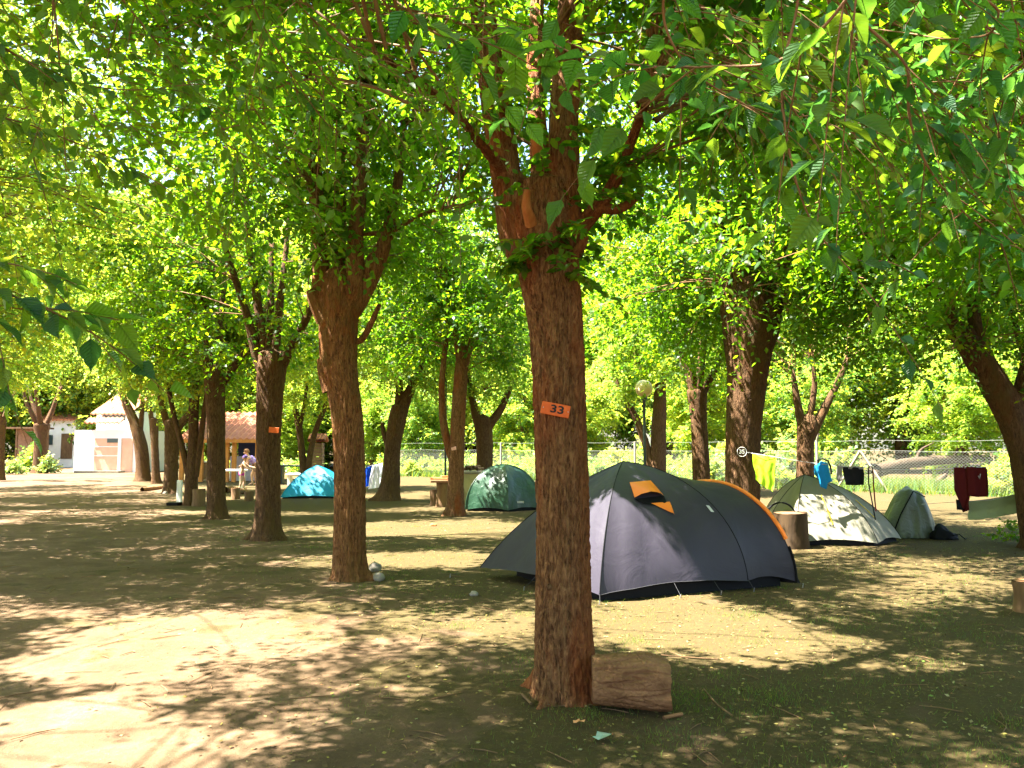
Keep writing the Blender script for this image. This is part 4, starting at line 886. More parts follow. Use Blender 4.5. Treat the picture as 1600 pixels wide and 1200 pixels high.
# ------------------------------------------------------------------ clothes line
def cloth(name, a, b, drop, m, parent, pleat=.02, back=.35, n=(18, 16), skew=0.0, seed=0, dropb=None):
    """sheet folded over a line between a and b, hanging drop in front and drop*back behind"""
    a, b = Vector(a), Vector(b); d = (b - a); dn = d.normalized(); nrm = Vector((0, 0, 1)).cross(dn); V, Fc = [], []; nx, ny = n
    for j in range(-int(ny * back), ny + 1):
        for i in range(nx + 1):
            u = i / nx; v = j / ny; dr = drop + ((dropb if dropb is not None else drop) - drop) * u
            off = (.012 if v >= 0 else -.012) * min(1, abs(v) * 8) + pleat * abs(v) ** .6 * math.sin(u * 17 + seed + v * 1.3) + .4 * pleat * math.sin(u * 7 + seed * 2 + v * 4)
            p = a + d * u - nrm * off + Vector((0, 0, -abs(v) * dr - .015 * math.sin(math.pi * u))) + dn * (skew * abs(v) * (u - .5) + .01 * math.sin(v * 9 + seed)); V.append(tuple(p))
    rows = ny + int(ny * back) + 1
    for j in range(rows - 1):
        for i in range(nx): q = j * (nx + 1) + i; Fc.append((q, q + 1, q + nx + 2, q + nx + 1))
    return pmesh(name, V, Fc, parent, (m,), True)
def shaped(name, outline, m, parent=None, th=.02, seed=0, sub=3):
    """cloth piece from an outline of points (x,z) with puckers and thickness"""
    bm = bmesh.new(); vs = [bm.verts.new((x, 0, z)) for x, z in outline]; f = bm.faces.new(vs); bmesh.ops.triangulate(bm, faces=[f])
    for _ in range(sub): bmesh.ops.subdivide_edges(bm, edges=bm.edges[:], cuts=1, use_grid_fill=True)
    top = max(z for _, z in outline)
    for v in bm.verts: v.co.y = .02 * math.sin(v.co.x * 34 + seed + v.co.z * 3) * (.4 + (top - v.co.z)) + .03 * mnoise.noise(Vector((v.co.x * 5 + seed, 0, v.co.z * 4)))
    r = bmesh.ops.solidify(bm, geom=bm.faces[:], thickness=th); return bobj(name, bm, parent, (m,), True)
for k, c_ in (('lime', (.42, .70, .03)), ('skyblue', (.02, .28, .60)), ('maroon', (.10, .012, .012)), ('sage', (.26, .29, .15)), ('white_cloth', (.62, .62, .70)), ('royal', (.01, .07, .55)), ('greycloth', (.30, .28, .27))):
    M[k] = fabric(k, c_, .85, .1, .25, c_, .5, 9, .03)
LY = 13.0
pA, pB = D(1168, 707, 13.25), D(1594, 728, 12.6); lp = [tonp(pA), tonp(D(1205, 713, LY)), tonp(D(1260, 722, LY)), tonp(D(1340, 731, LY)), tonp(D(1430, 734, 12.9)), tonp(D(1510, 731, 12.8)), tonp(pB)]
LC = cat(lp, 120)
V, Fq = tubes([LC], [[.004] * 120], 4); cl = nmesh('clothes_line', V, Fq, None, ('white_tape',), True); tag(cl, 'thin clothes line strung from the elm marked 35 to the arching elm', 'clothes line')
def onl(px):
    i = int(np.argmin([abs(800 + F * q[0] / q[1] - px) for q in LC])); return Vector(LC[i])
a, b = onl(1173), onl(1210)
o = cloth('towel', a, b, .42, 'lime', None, .018, .6, seed=1, skew=-.12, dropb=.56); tag(o, 'lime green towel hanging on the line beside the trunk marked 35', 'towel')
p = onl(1287); cx = lambda px, Y: (px - 800) / F * Y
root = thing('shirt', 'bright blue garment with a black strap hanging above the beige tent', 'shirt', (p.x, p.y, p.z))
o = shaped('fabric', [(-.15, -.02), (-.10, -.10), (-.15, -.16), (-.08, -.26), (-.07, -.36), (.04, -.40), (.06, -.30), (.13, -.27), (.09, -.12), (.06, .02), (-.03, .05)], 'skyblue', root, .03, 2)
wire('strap', [(-.09, -.0, -.05), (-.10, -.01, .07), (-.03, -.01, .09), (.06, -.01, .06), (.10, -.01, -.03), (.11, -.01, -.16)], .016, root, 'black_cloth')
p = onl(1311); o = shaped('rag', [(-.04, 0), (-.05, -.2), (-.02, -.26), (.035, -.22), (.04, .01)], 'greycloth', None, .015, 3); o.location = p; tag(o, 'small grey rag hanging between the blue garment and black shorts', 'rag')
p = onl(1331); root = thing('shorts', 'black shorts hanging on the line above the beige tent', 'shorts', (p.x, p.y, p.z))
shaped('fabric', [(-.17, .01), (-.16, -.10), (-.13, -.28), (-.01, -.285), (0, -.27), (.02, -.285), (.165, -.28), (.17, -.1), (.155, 0)], 'black_cloth', root, .03, 4); shaped('waistband', [(-.172, .022), (-.172, -.02), (.160, -.028), (.16, .015)], 'greycloth', root, .036, 4, 2).location = (0, .002, 0)
p = onl(1355); root = thing('belt', 'long dark belt looped over the line, ends dangling', 'belt', (p.x, p.y, p.z))
for dx, m_ in ((-.035, 'black_cloth'), (.035, 'maroon')): wire('strap', [(dx, -.01, -.0), (dx * 1.1, -.01, -.25), (dx * .7 + .02, -.02, -.5), (dx * .2 + .05, -.02, -.75 + dx * 2)], .011, root, m_, 5)
wire('loop', [(-.035, -.01, 0), (-.02, 0, .03), (.02, 0, .03), (.035, -.01, 0)], .012, root, 'black_cloth')
p = onl(1500); root = thing('trousers', 'maroon trousers hanging on the line near the arching elm', 'trousers', (p.x, p.y, p.z))
shaped('fabric', [(-.14, .01), (-.14, -.35), (-.06, -.55), (-.02, -.70), (.05, -.66), (.04, -.45), (.09, -.38), (.12, -.1), (.10, .01)], 'maroon', root, .03, 5)
shaped('cuff', [(-.11, -.50), (-.11, -.66), (.01, -.67), (.0, -.52)], 'black_cloth', root, .034, 6, 2).location = (0, .02, 0)
p = onl(1523); root = thing('shirt', 'maroon shirt with a small white mark, beside the trousers', 'shirt', (p.x, p.y, p.z))
shaped('fabric', [(-.15, .01), (-.145, -.45), (.0, -.465), (.15, -.46), (.145, -.2), (.15, 0.005)], 'maroon', root, .03, 7)
wire('white_mark', [(-.005, -.045, -.13), (.012, -.047, -.18), (.03, -.045, -.10)], .007, root, 'white_tape', 4)
a, b = D(1512, 783, 12.9), D(1592, 771, 12.75); o = cloth('blanket', a, b, .30, 'sage', None, .014, .5, seed=4, n=(30, 12)); tag(o, 'pale green blanket on a low cord under the maroon clothes', 'blanket')
wire('cord', [(lambda q: (q.x, q.y, q.z))(D(1440, 788, 13.4)), tonp(a), tonp(D(1550, 781, 12.8)), tonp(b), tonp(D(1596, 768, 12.6))], .004, None, 'white_tape'); tag(bpy.context.scene.objects['cord'], 'low cord from the tarpaulin to the arching elm', 'cord')
# far towel and pale sheet left of the leaning elm
a, b = D(571, 730, 27.5), D(580, 728, 27.5); o = cloth('towel', a, b, .66, 'royal', None, .02, .6, seed=2); tag(o, 'royal blue towel hanging beside the second elm of the drive', 'towel')
a, b = D(582, 727, 27.4), D(597, 724, 27.4); o = cloth('sheet', a, b, .78, 'white_cloth', None, .03, .6, seed=6, skew=.3); tag(o, 'pale sheet hanging next to the royal blue towel', 'sheet')
wire('cord', [tonp(D(548, 731, 27.5)), tonp(D(575, 728.5, 27.5)), tonp(D(606, 722, 27))], .006, None, 'white_tape'); tag(bpy.context.scene.objects['cord.001'], 'cord carrying the royal blue towel and pale sheet', 'cord')

# ------------------------------------------------------------------ number boards
def textmesh(name, body, size, parent, m, mtx, ext=.0015):
    cu = bpy.data.curves.new(name, 'FONT'); cu.body = body; cu.size = size; cu.align_x = 'CENTER'; cu.align_y = 'CENTER'; cu.extrude = ext; cu.offset = size * .022
    t = bpy.data.objects.new('t', cu); COL.objects.link(t); bpy.context.view_layer.update()
    me = bpy.data.meshes.new_from_object(t.evaluated_get(bpy.context.evaluated_depsgraph_get())); bpy.data.objects.remove(t)
    me.materials.clear(); o = link(name, me, parent, (m,)); o.matrix_local = mtx; return o
M['sign_red'] = nmat('sign_red', (.62, .10, .02), (.78, .16, .03), 25, .6, .2); M['paint_black'] = mat('paint_black', (.012, .012, .012), .6); M['paint_white'] = mat('paint_white', (.75, .75, .72), .6)
sp = D(868, 640, 5.005); s33 = thing('number_sign', 'tilted orange red board reading 33 nailed to the big elm', 'sign', sp)
rot = Matrix.Rotation(R(11), 4, 'Y')
bm = bmesh.new(); box(bm, (0, 0, 0), (.180, .012, .078), tilt=rot, bev=.003); bobj('board', bm, s33, ('sign_red',))
textmesh('digits', '33', .084, s33, 'paint_black', rot @ Matrix.Translation((.010, -.008, 0)) @ Matrix.Rotation(R(90), 4, 'X') @ Matrix.Diagonal((1.1, .8, 1, 1)))
for dx in (-.078, .08): bm = bmesh.new(); bmesh.ops.create_icosphere(bm, subdivisions=1, radius=.004); bmesh.ops.translate(bm, vec=rot @ Vector((dx, -.008, 0)), verts=bm.verts); bobj('nail', bm, s33, ('steel',))
sp = D(1159, 706, 13.27); s35 = thing('number_sign', 'round dark disc with white rim reading 35 on the massive elm', 'sign', sp)
bm = bmesh.new(); bmesh.ops.create_cone(bm, cap_ends=True, segments=28, radius1=.082, radius2=.082, depth=.014); bmesh.ops.rotate(bm, matrix=Matrix.Rotation(R(90), 3, 'X'), verts=bm.verts); bobj('disc', bm, s35, ('bark',))
wire('rim', [(.078 * math.cos(a), -.009, .078 * math.sin(a)) for a in np.linspace(0, 2 * math.pi, 28)], .0035, s35, 'paint_white', 4)
textmesh('digits', '35', .098, s35, 'paint_white', Matrix.Translation((.0, -.010, 0)) @ Matrix.Rotation(R(90), 4, 'X'))
sp = D(428, 672, 13.55); s31 = thing('number_sign', 'small red board on the dark third elm of the drive row', 'sign', sp)
bm = bmesh.new(); box(bm, (0, 0, 0), (.17, .012, .095), tilt=Matrix.Rotation(R(5), 4, 'Y'), bev=.003); bobj('board', bm, s31, ('sign_red',))
sp = D(709, 701, 18.33); s_ = thing('number_sign', 'little pinkish tag on the forked elm', 'sign', sp)
bm = bmesh.new(); box(bm, (0, 0, 0), (.11, .012, .07), tilt=Matrix.Rotation(R(-12), 4, 'Y'), bev=.003); bobj('board', bm, s_, (M.setdefault('pink', mat('pink', (.62, .35, .30), .6)),))

# ------------------------------------------------------------------ wire fence
M['wire'] = mat('wire', (.24, .25, .22), .6, .3); M['concrete'] = nmat('concrete', (.15, .14, .10), (.26, .23, .17), 6, .9)
f0, f1 = Vector((17.5, 24.5, 0)), Vector((-6.5, 46.0, 0)); fd = (f1 - f0); fl = fd.length; fn = fd.normalized()
fence = thing('wire_fence', 'chain link fence on concrete posts closing off the campsite', 'fence', f0)
Hf = 1.42; pitch = .115; nst = int(fl / pitch); rows = 14; P_ = []
for i in range(nst):
    x = i * pitch
    for sg in (0,):
        P_.append([tuple(fn * (x + (pitch * .5 if (r % 2) else -pitch * .5)) + Vector((0, 0, .06 + (Hf - .06) * r / (rows * 1.0)))) for r in range(rows + 1)])
P2 = [[(q[0], q[1] + .006, q[2]) for q in ln] for ln in [[tuple(fn * (i * pitch + (-pitch * .5 if (r % 2) else pitch * .5)) + Vector((0, 0, .06 + (Hf - .06) * r / rows))) for r in range(rows + 1)] for i in range(nst)]]
V, Fq = tubes(P_ + P2, [[.0055] * (rows + 1)] * (2 * nst), 3); cm = nmesh('chain_link', V, Fq, fence, ('wire',)); cm['kind'] = 'stuff'
npst = 5
for j in range(npst):
    x = fl * j / (npst - 1) * .995 + .2; q = fn * x
    pf = boxo('fence_post', (q.x, q.y, .9), (.09, .09, 1.86), fence, 'concrete', math.atan2(fn.y, fn.x), .012)
    if j == 1: wire('post_arm', [(q.x, q.y, 1.78), (q.x + .02, q.y - .10, 1.98), (q.x + .03, q.y - .16, 2.08)], .035, fence, 'concrete', 6)
q = fn * (fl * .2 + .2)
wire('brace', [tuple(q + Vector((.0, 0, 1.45))), tuple(q + fn * -.9 + Vector((0, 0, 0)))], .045, fence, 'concrete', 6); wire('brace', [tuple(q + Vector((.0, 0, 1.45))), tuple(q + fn * .9 + Vector((0, 0, 0)))], .045, fence, 'concrete', 6)
for z, dy in ((1.44, 0), (1.80, -.0)):
    wire('strand', [tuple(fn * x + Vector((0, dy, z + .02 * math.sin(x * 1.3)))) for x in np.linspace(0, fl, 60)], .004, fence, 'wire', 3)
# fallen trunks beyond the fence
M['deadwood'] = nmat('deadwood', (.035, .024, .014), (.08, .052, .032), 5, .9, .6, .02)
for (lab, pts, r) in (('long fallen trunk lying behind the fence, propped off the ground', [D(1372, 735, 33), D(1430, 722, 33.5), D(1490, 718, 34), D(1545, 716, 34.5)], .24), ('shorter fallen trunk close to the ground behind the fence', [D(1375, 757, 32.5), D(1405, 759, 32), D(1440, 763, 31.5)], .22), ('bare pale branch sticking up behind the fence', [D(1440, 775, 31), D(1465, 752, 31), D(1478, 742, 31.2)], .09)):
    o = pts[0]; root = thing('fallen_trunk', lab, 'fallen trunk', (o.x, o.y, 0)); pl = [tonp(p) - np.array([o.x, o.y, 0]) for p in pts]
    barked('trunk', pl, [r * (1 - .15 * i) for i in range(len(pl))], root, 'deadwood', 18, 24, .02, 4, cutcap=True)
    if len(pl) > 3:
        for k in (1, 2): barked('branch', [pl[k], pl[k] + np.array([.3, .1, .5]), pl[k] + np.array([.8, 0, .8])], [.07, .05, .02], root, 'deadwood', 8, 8, .006, 3)
        barked('root_fork', [pl[0], pl[0] + np.array([-.1, 0, -.5]), pl[0] + np.array([-.2, 0, -1.0])], [.16, .12, .1], root, 'deadwood', 10, 8, .01, 3); barked('root_fork', [pl[3], pl[3] + np.array([.1, 0, -.6]), pl[3] + np.array([.2, 0, -1.15])], [.14, .12, .1], root, 'deadwood', 10, 8, .01, 3)

# ------------------------------------------------------------------ undergrowth beyond the fence and small plants
def shrub(label, x, y, r, h, n, seed, ls=.12, m='leaf_far', share=None, group='bushes along the wire fence'):
    rng = np.random.default_rng(seed); root = thing('bush', label, 'bush', (x, y, 0), 0, group)
    if share is not None:
        for ch in share.children: d = ch.copy(); d.parent = root; COL.objects.link(d)
        root.scale = (r, r, h); root.rotation_euler = (0, 0, seed * 1.1); return root
    a = rng.random(n) * 2 * np.pi; el = rng.uniform(.25, 1.5, n); d = np.stack([np.cos(a) * np.cos(el), np.sin(a) * np.cos(el), np.sin(el)], 1)
    p0 = d * rng.random((n, 1)) * np.array([.45 * r, .45 * r, .55 * h]) + np.array([0, 0, .03]); Lg = rng.uniform(.3, .6, n) * max(r, h)
    V, Fq, rn, TV, TF = twigs(p0, d, Lg, rng.uniform(.1, .5, n), 12, rng, ls, 4, 0); nmesh('foliage', V, Fq, root, (m,), False, rn)
    st = nmesh('stems', TV, TF, root, ('twig',)); st['kind'] = 'stuff'; return root
bp = [shrub('sunlit leafy bush growing along the wire fence', 0, 0, 1, 1, 150, 300 + j, .13, ('leaf_far', 'leaf_pale')[j % 2]) for j in range(2)]
rng = random.Random(12); k = 0
for t in range(60):
    x = fl * (t % 30) / 29; q = f0 + fn * x + Vector((rng.uniform(-.4, .6), rng.uniform(.6, 3.0) + (t // 30) * 3.2, 0)); s = rng.uniform(.8, 1.5) * (1 + .4 * (t // 30)); h = rng.uniform(.7, 1.3) * (1 + .9 * (t // 30))
    if 1350 < 800 + F * q.x / q.y < 1560 and q.y < 33.5: continue
    if k < 2: bp[k].location = q; bp[k].scale = (s, s, h)
    else: shrub('sunlit leafy bush growing along the wire fence', q.x, q.y, s, h, 0, t, share=bp[k % 2])
    k += 1
for t in range(14):
    q = Vector((-4 - t * 1.9 + rng.uniform(-.4, .4), 45 + rng.uniform(-1, 3) + t * .3, 0))
    if 100 < 800 + F * q.x / q.y < 290: continue
    shrub('leafy bush growing between the fence and the pavilion', q.x, q.y, rng.uniform(.9, 1.6), rng.uniform(.8, 1.6), 0, t + 50, share=bp[t % 2], group='bushes by the pavilion')
for t in range(9):
    shrub('pale sunlit bush standing before the far trees beside the houses', -44 + t * 3.1 + (6 if t > 3 else 0), 66 + (t % 3) * 1.2, 2.6, 3.2, 0, t + 80, share=bp[t % 2], group='bushes by the houses')
p = G(92, 712 + 24); shrub('round green bush beside the white house corner', -31, 52, 1.6, 2.3, 0, 91, share=bp[0], group=None)
p = G(56, 736); shrub('low yellow green plant at the foot of the straight elm', -29.5, 47.5, 1.1, 1.0, 0, 92, share=bp[1], group=None)
p = D(1578, 836, 13.2); shrub('small dark leafy sapling shoot before the arching elm', p.x, 13.2, .42, .5, 26, 77, .07, 'leaf', group=None)
M['grass'] = leaf_mat('grass', (.10, .17, .03), (.16, .26, .03), .4, .6, .2)
def blades(name, pts, hh, w_, rng, m, tilt=.5):
    n = len(pts); a = rng.random(n) * 2 * np.pi; h = hh * rng.uniform(.5, 1.2, n); s = np.stack([np.cos(a), np.sin(a), np.zeros(n)], 1); t = rng.normal(0, tilt, (n, 3)) * h[:, None]; t[:, 2] = 0
    V = np.stack([pts - s * w_, pts + s * w_, pts + t + np.stack([np.zeros(n), np.zeros(n), h], 1)], 1).reshape(-1, 3); return nmesh(name, V, np.arange(3 * n).reshape(n, 3), None, (m,), False, rng.random(n))
rgn = np.random.default_rng(8); pts = []
def gzz(P3): r = np.hypot(P3[:, 0], P3[:, 1]); P3[:, 2] = gz(P3[:, 0], P3[:, 1], r) - .004; return P3
for _ in range(480):
    while True:
        Yc = rgn.uniform(2.6, 17); Xc = rgn.uniform(-.6, .66) * Yc
        if Xc + .5 * Yc - 1.6 > rgn.random() * 4.0 - .6: break
    r = rgn.uniform(.05, .26); n = int(rgn.uniform(25, 110)); q = rgn.normal(0, r, (n, 2)) + [Xc, Yc]; pts.append(np.column_stack([q, np.zeros(n)]))
for (px, py, r, n) in ((1065, 1095, .10, 260), (1055, 1150, .12, 220), (940, 1060, .05, 100), (925, 1115, .07, 180), (820, 1030, .10, 160), (715, 975, .12, 160), (610, 902, .2, 260), (1000, 1000, .1, 120), (1190, 1085, .14, 220), (1570, 1180, .15, 300), (1320, 1060, .2, 200), (600, 925, .25, 200), (870, 1100, .08, 120)):
    c = G(px, py); q = rgn.normal(0, r, (n, 2)) + [c.x, c.y]; pts.append(np.column_stack([q, np.zeros(n)]))
o = blades('grass', gzz(np.concatenate(pts)), .034, .0016, rgn, 'grass'); stuff(o, 'short sparse grass tufts on the campsite ground')
n = 26000; t = rgn.random(n); x = 16.5 - 24 * t + rgn.uniform(-.5, 6.5, n); y = 24.5 + 21.5 * t + rgn.uniform(-1.0, 5, n)
o = blades('tall_grass', np.column_stack([x, y, np.zeros(n)]), .42, .02, rgn, 'grass', .35); stuff(o, 'tall sunlit grass beyond the wire fence')
# fallen leaves and bits of wood
n = 17000; Yl = 2.4 + 15 * rgn.random(n) ** 1.3; Xl = rgn.uniform(-.68, .68, n) * Yl; keep = (Xl + .5 * Yl) > rgn.random(n) * 4 - .5; Xl, Yl = Xl[keep], Yl[keep]; n = len(Xl)
base = gzz(np.column_stack([Xl, Yl, np.zeros(n)])); base[:, 2] += .010; a = rgn.random(n) * 6.28; ax = np.stack([np.cos(a), np.sin(a), rgn.normal(0, .2, n)], 1); nm = np.array([0, 0, 1.]) + rgn.normal(0, .3, (n, 3))
M['litter'] = mat('litter', (.4, .3, .1), .8, .15); m = M['litter']; at = N(m, 'ShaderNodeAttribute', attribute_name='rnd'); L(m, ramp(m, at.outputs['Fac'], [(0, (.07, .045, .02)), (.5, (.14, .10, .04)), (.75, (.24, .20, .045)), (.93, (.26, .22, .12)), (1, (.12, .19, .03))]), P(m).inputs['Base Color'])
V, Fq = leaves(base, ax, nm, rgn.uniform(.009, .036, n), .6, 4, rgn); o = nmesh('litter', V, Fq, None, ('litter',), False, rgn.random(n)); stuff(o, 'small fallen leaves scattered over the ground')
n = 260; Yl = rgn.uniform(2.6, 11, n); Xl = rgn.uniform(-.62, .66, n) * Yl; Pt = []; 
for i in range(n):
    a = rgn.random() * 3.14; l = rgn.uniform(.02, .14); r = math.hypot(Xl[i], Yl[i]); z = float(gz(Xl[i], Yl[i], r)) + .006; Pt.append([(Xl[i] - l * math.cos(a), Yl[i] - l * math.sin(a), z), (Xl[i], Yl[i] + rgn.normal(0, .008), z + .004), (Xl[i] + l * math.cos(a), Yl[i] + l * math.sin(a), z)])
V, Fq = tubes(Pt, [[.003, .0035, .002]] * n, 4); o = nmesh('twig_litter', V, Fq, None, ('stump_wood',)); stuff(o, 'dry twigs lying on the ground')
n = 2600; Yl = 2.5 + 10 * rgn.random(n) ** 1.4; Xl = rgn.uniform(-.66, .68, n) * Yl; C0 = gzz(np.column_stack([Xl, Yl, np.zeros(n)])); sz = rgn.uniform(.003, .011, n)[:, None]; a = rgn.random((n, 1)) * 6.28
ring = [C0 + sz * np.concatenate([np.cos(a + k * 1.57) * (1 + .3 * (k % 2)), np.sin(a + k * 1.57), 0 * a], 1) for k in range(4)]; Vp = np.stack(ring + [C0 + sz * np.array([.1, 0, .75])], 1).reshape(-1, 3); b5 = np.arange(n)[:, None] * 5
o = nmesh('pebbles', Vp, np.concatenate([b5 + [[k, (k + 1) % 4, 4]] for k in range(4)]), None, ('log',), True); stuff(o, 'tiny pebbles and clods on the trodden earth')
def stick(label, pts, r, m='stump_wood', name='stick'):
    q = [(lambda g_: (g_.x, g_.y, .012))(G(*p)) for p in pts]; o = wire(name, cat(q, 14), r, None, m, 6); return tag(o, label, 'stick')
stick('long dry stick lying right of the cut log', [(1033, 1026), (1070, 1029), (1122, 1033)], .005); stick('thin crooked stick on the mossy ground', [(1100, 1080), (1120, 1103), (1145, 1122)], .006)
stick('flat splinter of wood lying at the log end', [(1037, 1125), (1050, 1122), (1066, 1119)], .011, 'log'); stick('short dark stick left of the big elm foot', [(816, 1088), (824, 1096), (830, 1103)], .009)
def scrap(label, px, py, wcm, m, seed, name, cat_):
    c = G(px, py); rngs = random.Random(seed); V = [(0, 0, .012)]; n_ = 9
    for i in range(n_): a = i * 6.283 / n_; r = wcm * rngs.uniform(.3, .55); V.append((math.cos(a) * r * 1.3, math.sin(a) * r, rngs.uniform(.0, .022)))
    o = pmesh(name, V, [(0, i + 1, (i + 1) % n_ + 1) for i in range(n_)], None, (m,), False, (c.x, c.y, .004)); return tag(o, label, cat_)
M['palebag'] = mat('palebag', (.22, .32, .27), .3, .5); M['dryleaf'] = mat('dryleaf', (.62, .28, .12), .7)
scrap('crumpled pale greenish wrapper lying in front of the log', 943, 1153, .10, 'palebag', 1, 'wrapper', 'litter'); scrap('dry orange leaf lying below the cut log', 904, 1131, .055, 'dryleaf', 2, 'dry_leaf', 'leaf'); scrap('dry yellow leaf lying left of the cut log', 850, 1094, .05, 'yellow', 3, 'dry_leaf', 'leaf')
c = G(280, 786); o = boxo('white_post', (c.x, c.y, .32), (.13, .10, .64), None, 'paint_white', 0, .01); tag(o, 'short white post standing before the thin forked elm', 'post')
c = G(270, 790); bm = bmesh.new(); box(bm, (0, 0, .04), (.32, .3, .08), 0, .01); o = bobj('tray', bm, None, ('black_cloth',)); o.location = (c.x, c.y + .1, 0); tag(o, 'black tray on the ground beside the white post', 'tray')

# ------------------------------------------------------------------ white house at the end of the drive
M['white_wall'] = nmat('white_wall', (.74, .72, .68), (.82, .80, .76), 3, .85, .15); M['peach'] = nmat('peach', (.62, .36, .24), (.70, .44, .30), 2.5, .85, .15); M['dark'] = mat('dark', (.03, .035, .05), .4)
M['glass'] = mat('glass', (.05, .08, .08), .1, .6); M['wood_orange'] = nmat('wood_orange', (.42, .16, .04), (.55, .24, .07), 5, .7)
HY = 51.0; sH = HY / F
def hx(px): return (px - 165) * sH
def hz(py): return EYE + (700 - py) * sH
hc = (165 - 800) * sH; house = thing('house', 'white house with peach doors and red tiled upper roof closing the drive', 'house', (hc, HY, 0))
boxo('wall', ((hx(118) + hx(216)) / 2, 2.5, hz(672) / 2), (hx(216) - hx(118), 5, hz(672)), house, 'white_wall')
boxo('upper_wall', ((hx(132) + hx(190)) / 2, 3.2, (hz(672) + hz(640)) / 2), (hx(190) - hx(132), 3.4, hz(640) - hz(672) - .01), house, 'white_wall')
def roof(name, x0, x1, y0, y1, z0, z1, parent, m='tile', wv=.11, th=.09):
    nx = int((x1 - x0) / .07); V, Fc = [], []
    for j in range(5):
        for i in range(nx + 1):
            v = j / 4; V.append((x0 + (x1 - x0) * i / nx, y0 + (y1 - y0) * v, z0 + (z1 - z0) * v + .045 * math.sin(i * math.pi / 2) + .02 * (j % 2)))
    for j in range(4):
        for i in range(nx): a = j * (nx + 1) + i; Fc.append((a, a + 1, a + nx + 2, a + nx + 1))
    o = len(V); V += [(x, y, z - th) for x, y, z in V]
    Fc += [tuple(q + o for q in f[::-1]) for f in Fc[:]]
    for i in range(nx): Fc.append((i, o + i, o + i + 1, i + 1))
    return pmesh(name, V, Fc, parent, (m,), False)
roof('upper_roof', hx(128), hx(192), 1.0, 4.6, hz(645), hz(608), house); roof('eave_tiles', hx(136), hx(192), -.35, .3, hz(660), hz(652), house)
wd = boxo('upper_window', (hx(160), 1.47, hz(651)), (1.5, .06, .42), house, 'glass')
for q in (-.5, 0, .5): boxo('window_bar', (hx(160) + q, 1.42, hz(651)), (.05, .05, .42), wd, 'dark')
dr = boxo('door', (hx(168.5), -.03, hz(685) / 2), (hx(187) - hx(150), .06, hz(685)), house, 'peach'); boxo('door', (hx(201), -.03, hz(685) / 2), (hx(210) - hx(193), .06, hz(685)), house, 'peach')
for z in (hz(712), hz(698)): boxo('panel_rail', (hx(168.5), -.065, z), (hx(187) - hx(150), .02, .05), dr, 'white_wall')
boxo('window', (hx(179), -.075, hz(688.5)), (hx(188) - hx(170), .03, .26), house, 'glass'); boxo('pilaster', (hx(190), -.06, hz(685) / 2), (.2, .14, hz(685)), house, 'white_wall')
boxo('step', (hx(165), -.5, .06), (hx(214) - hx(146), .8, .12), house, 'concrete')
sB = 64 / F; hb = thing('house', 'pale low house with a dark opening, half hidden by trees far behind', 'house', ((92 - 800) * sB, 64, 0))
boxo('wall', (0, 2, 1.9), (54 * sB, 4, 3.8), hb, 'white_wall'); boxo('door', (.75, -.03, 1.7), (.9, .06, 2.0), hb, 'stump_wood'); boxo('window', (-.8, -.03, 2.2), (.8, .06, .8), hb, 'glass'); roof('roof', -1.8, 1.8, -.5, 2.3, 3.82, 4.6, hb)
sC = 60 / F; hb = thing('shed', 'dark open shed far behind the straight elm', 'shed', ((28 - 800) * sC, 60, 0))
boxo('back_wall', (0, 2, 1.5), (2.4, .2, 3), hb, 'brick'); boxo('roof', (0, 1, 3.05), (2.9, 2.6, .12), hb, 'stump_wood')
for q in (-1.1, 0, 1.1): boxo('post', (q, 0, 1.5), (.12, .12, 2.99), hb, 'stump_wood')
# ------------------------------------------------------------------ pavilion
PY_ = 37.0; sP = PY_ / F
def qx(px): return (px - 350) * sP
pv = thing('pavilion', 'open pavilion with a tiled roof and orange timber posts behind the people', 'pavilion', ((350 - 800) * sP, PY_, 0))
roof('roof', qx(284), qx(410), -.4, 3.4, 1.98, 3.35, pv); boxo('fascia', ((qx(284) + qx(410)) / 2, -.38, 1.86), (qx(410) - qx(284), .06, .14), pv, 'wood_orange')
for px in (288, 318, 358, 369, 405): boxo('post', (qx(px), -.1, .92), (.17, .17, 1.84), pv, 'wood_orange')
M['lavender'] = nmat('lavender', (.40, .36, .48), (.50, .46, .58), 3, .85, .1); M['navy'] = mat('navy', (.012, .016, .045), .7)
boxo('back_wall', ((qx(345) + qx(412)) / 2, 2.6, 1.15), (qx(412) - qx(345), .2, 2.3), pv, 'navy'); boxo('low_wall', ((qx(348) + qx(408)) / 2, 1.2, .58), (qx(408) - qx(348), .18, 1.16), pv, 'lavender')
ct = boxo('counter', ((qx(308) + qx(324)) / 2, .3, .5), (.5, .5, .78), pv, 'brick', 0, .01); boxo('counter_top', ((qx(308) + qx(324)) / 2, .3, .92), (.66, .62, .06), pv, 'white_wall')
# benches and table by the pavilion
def bench(label, px, py, Y, w_, h, m='white_wall', name='bench'):
    p = D(px, 700, Y); r_ = thing(name, label, name, (p.x, Y, 0)); boxo('seat' if name == 'bench' else 'tabletop', (0, 0, h), (w_, .45, .07), r_, m, 0, .01)
    for sx in (-1, 1): boxo('leg', (sx * w_ * .38, 0, (h - .035) / 2), (.12, .34, h - .036), r_, m)
bench('pale concrete table behind the child in pink shorts', 360, 745, 31.5, 1.3, .68, name='table'); bench('pale concrete bench right of the dark third elm', 467, 745, 33, .9, .48)
bench('dark table at the pavilion end beyond the turquoise tent', 462, 735, 35, 1.5, .78, 'dark', 'table')

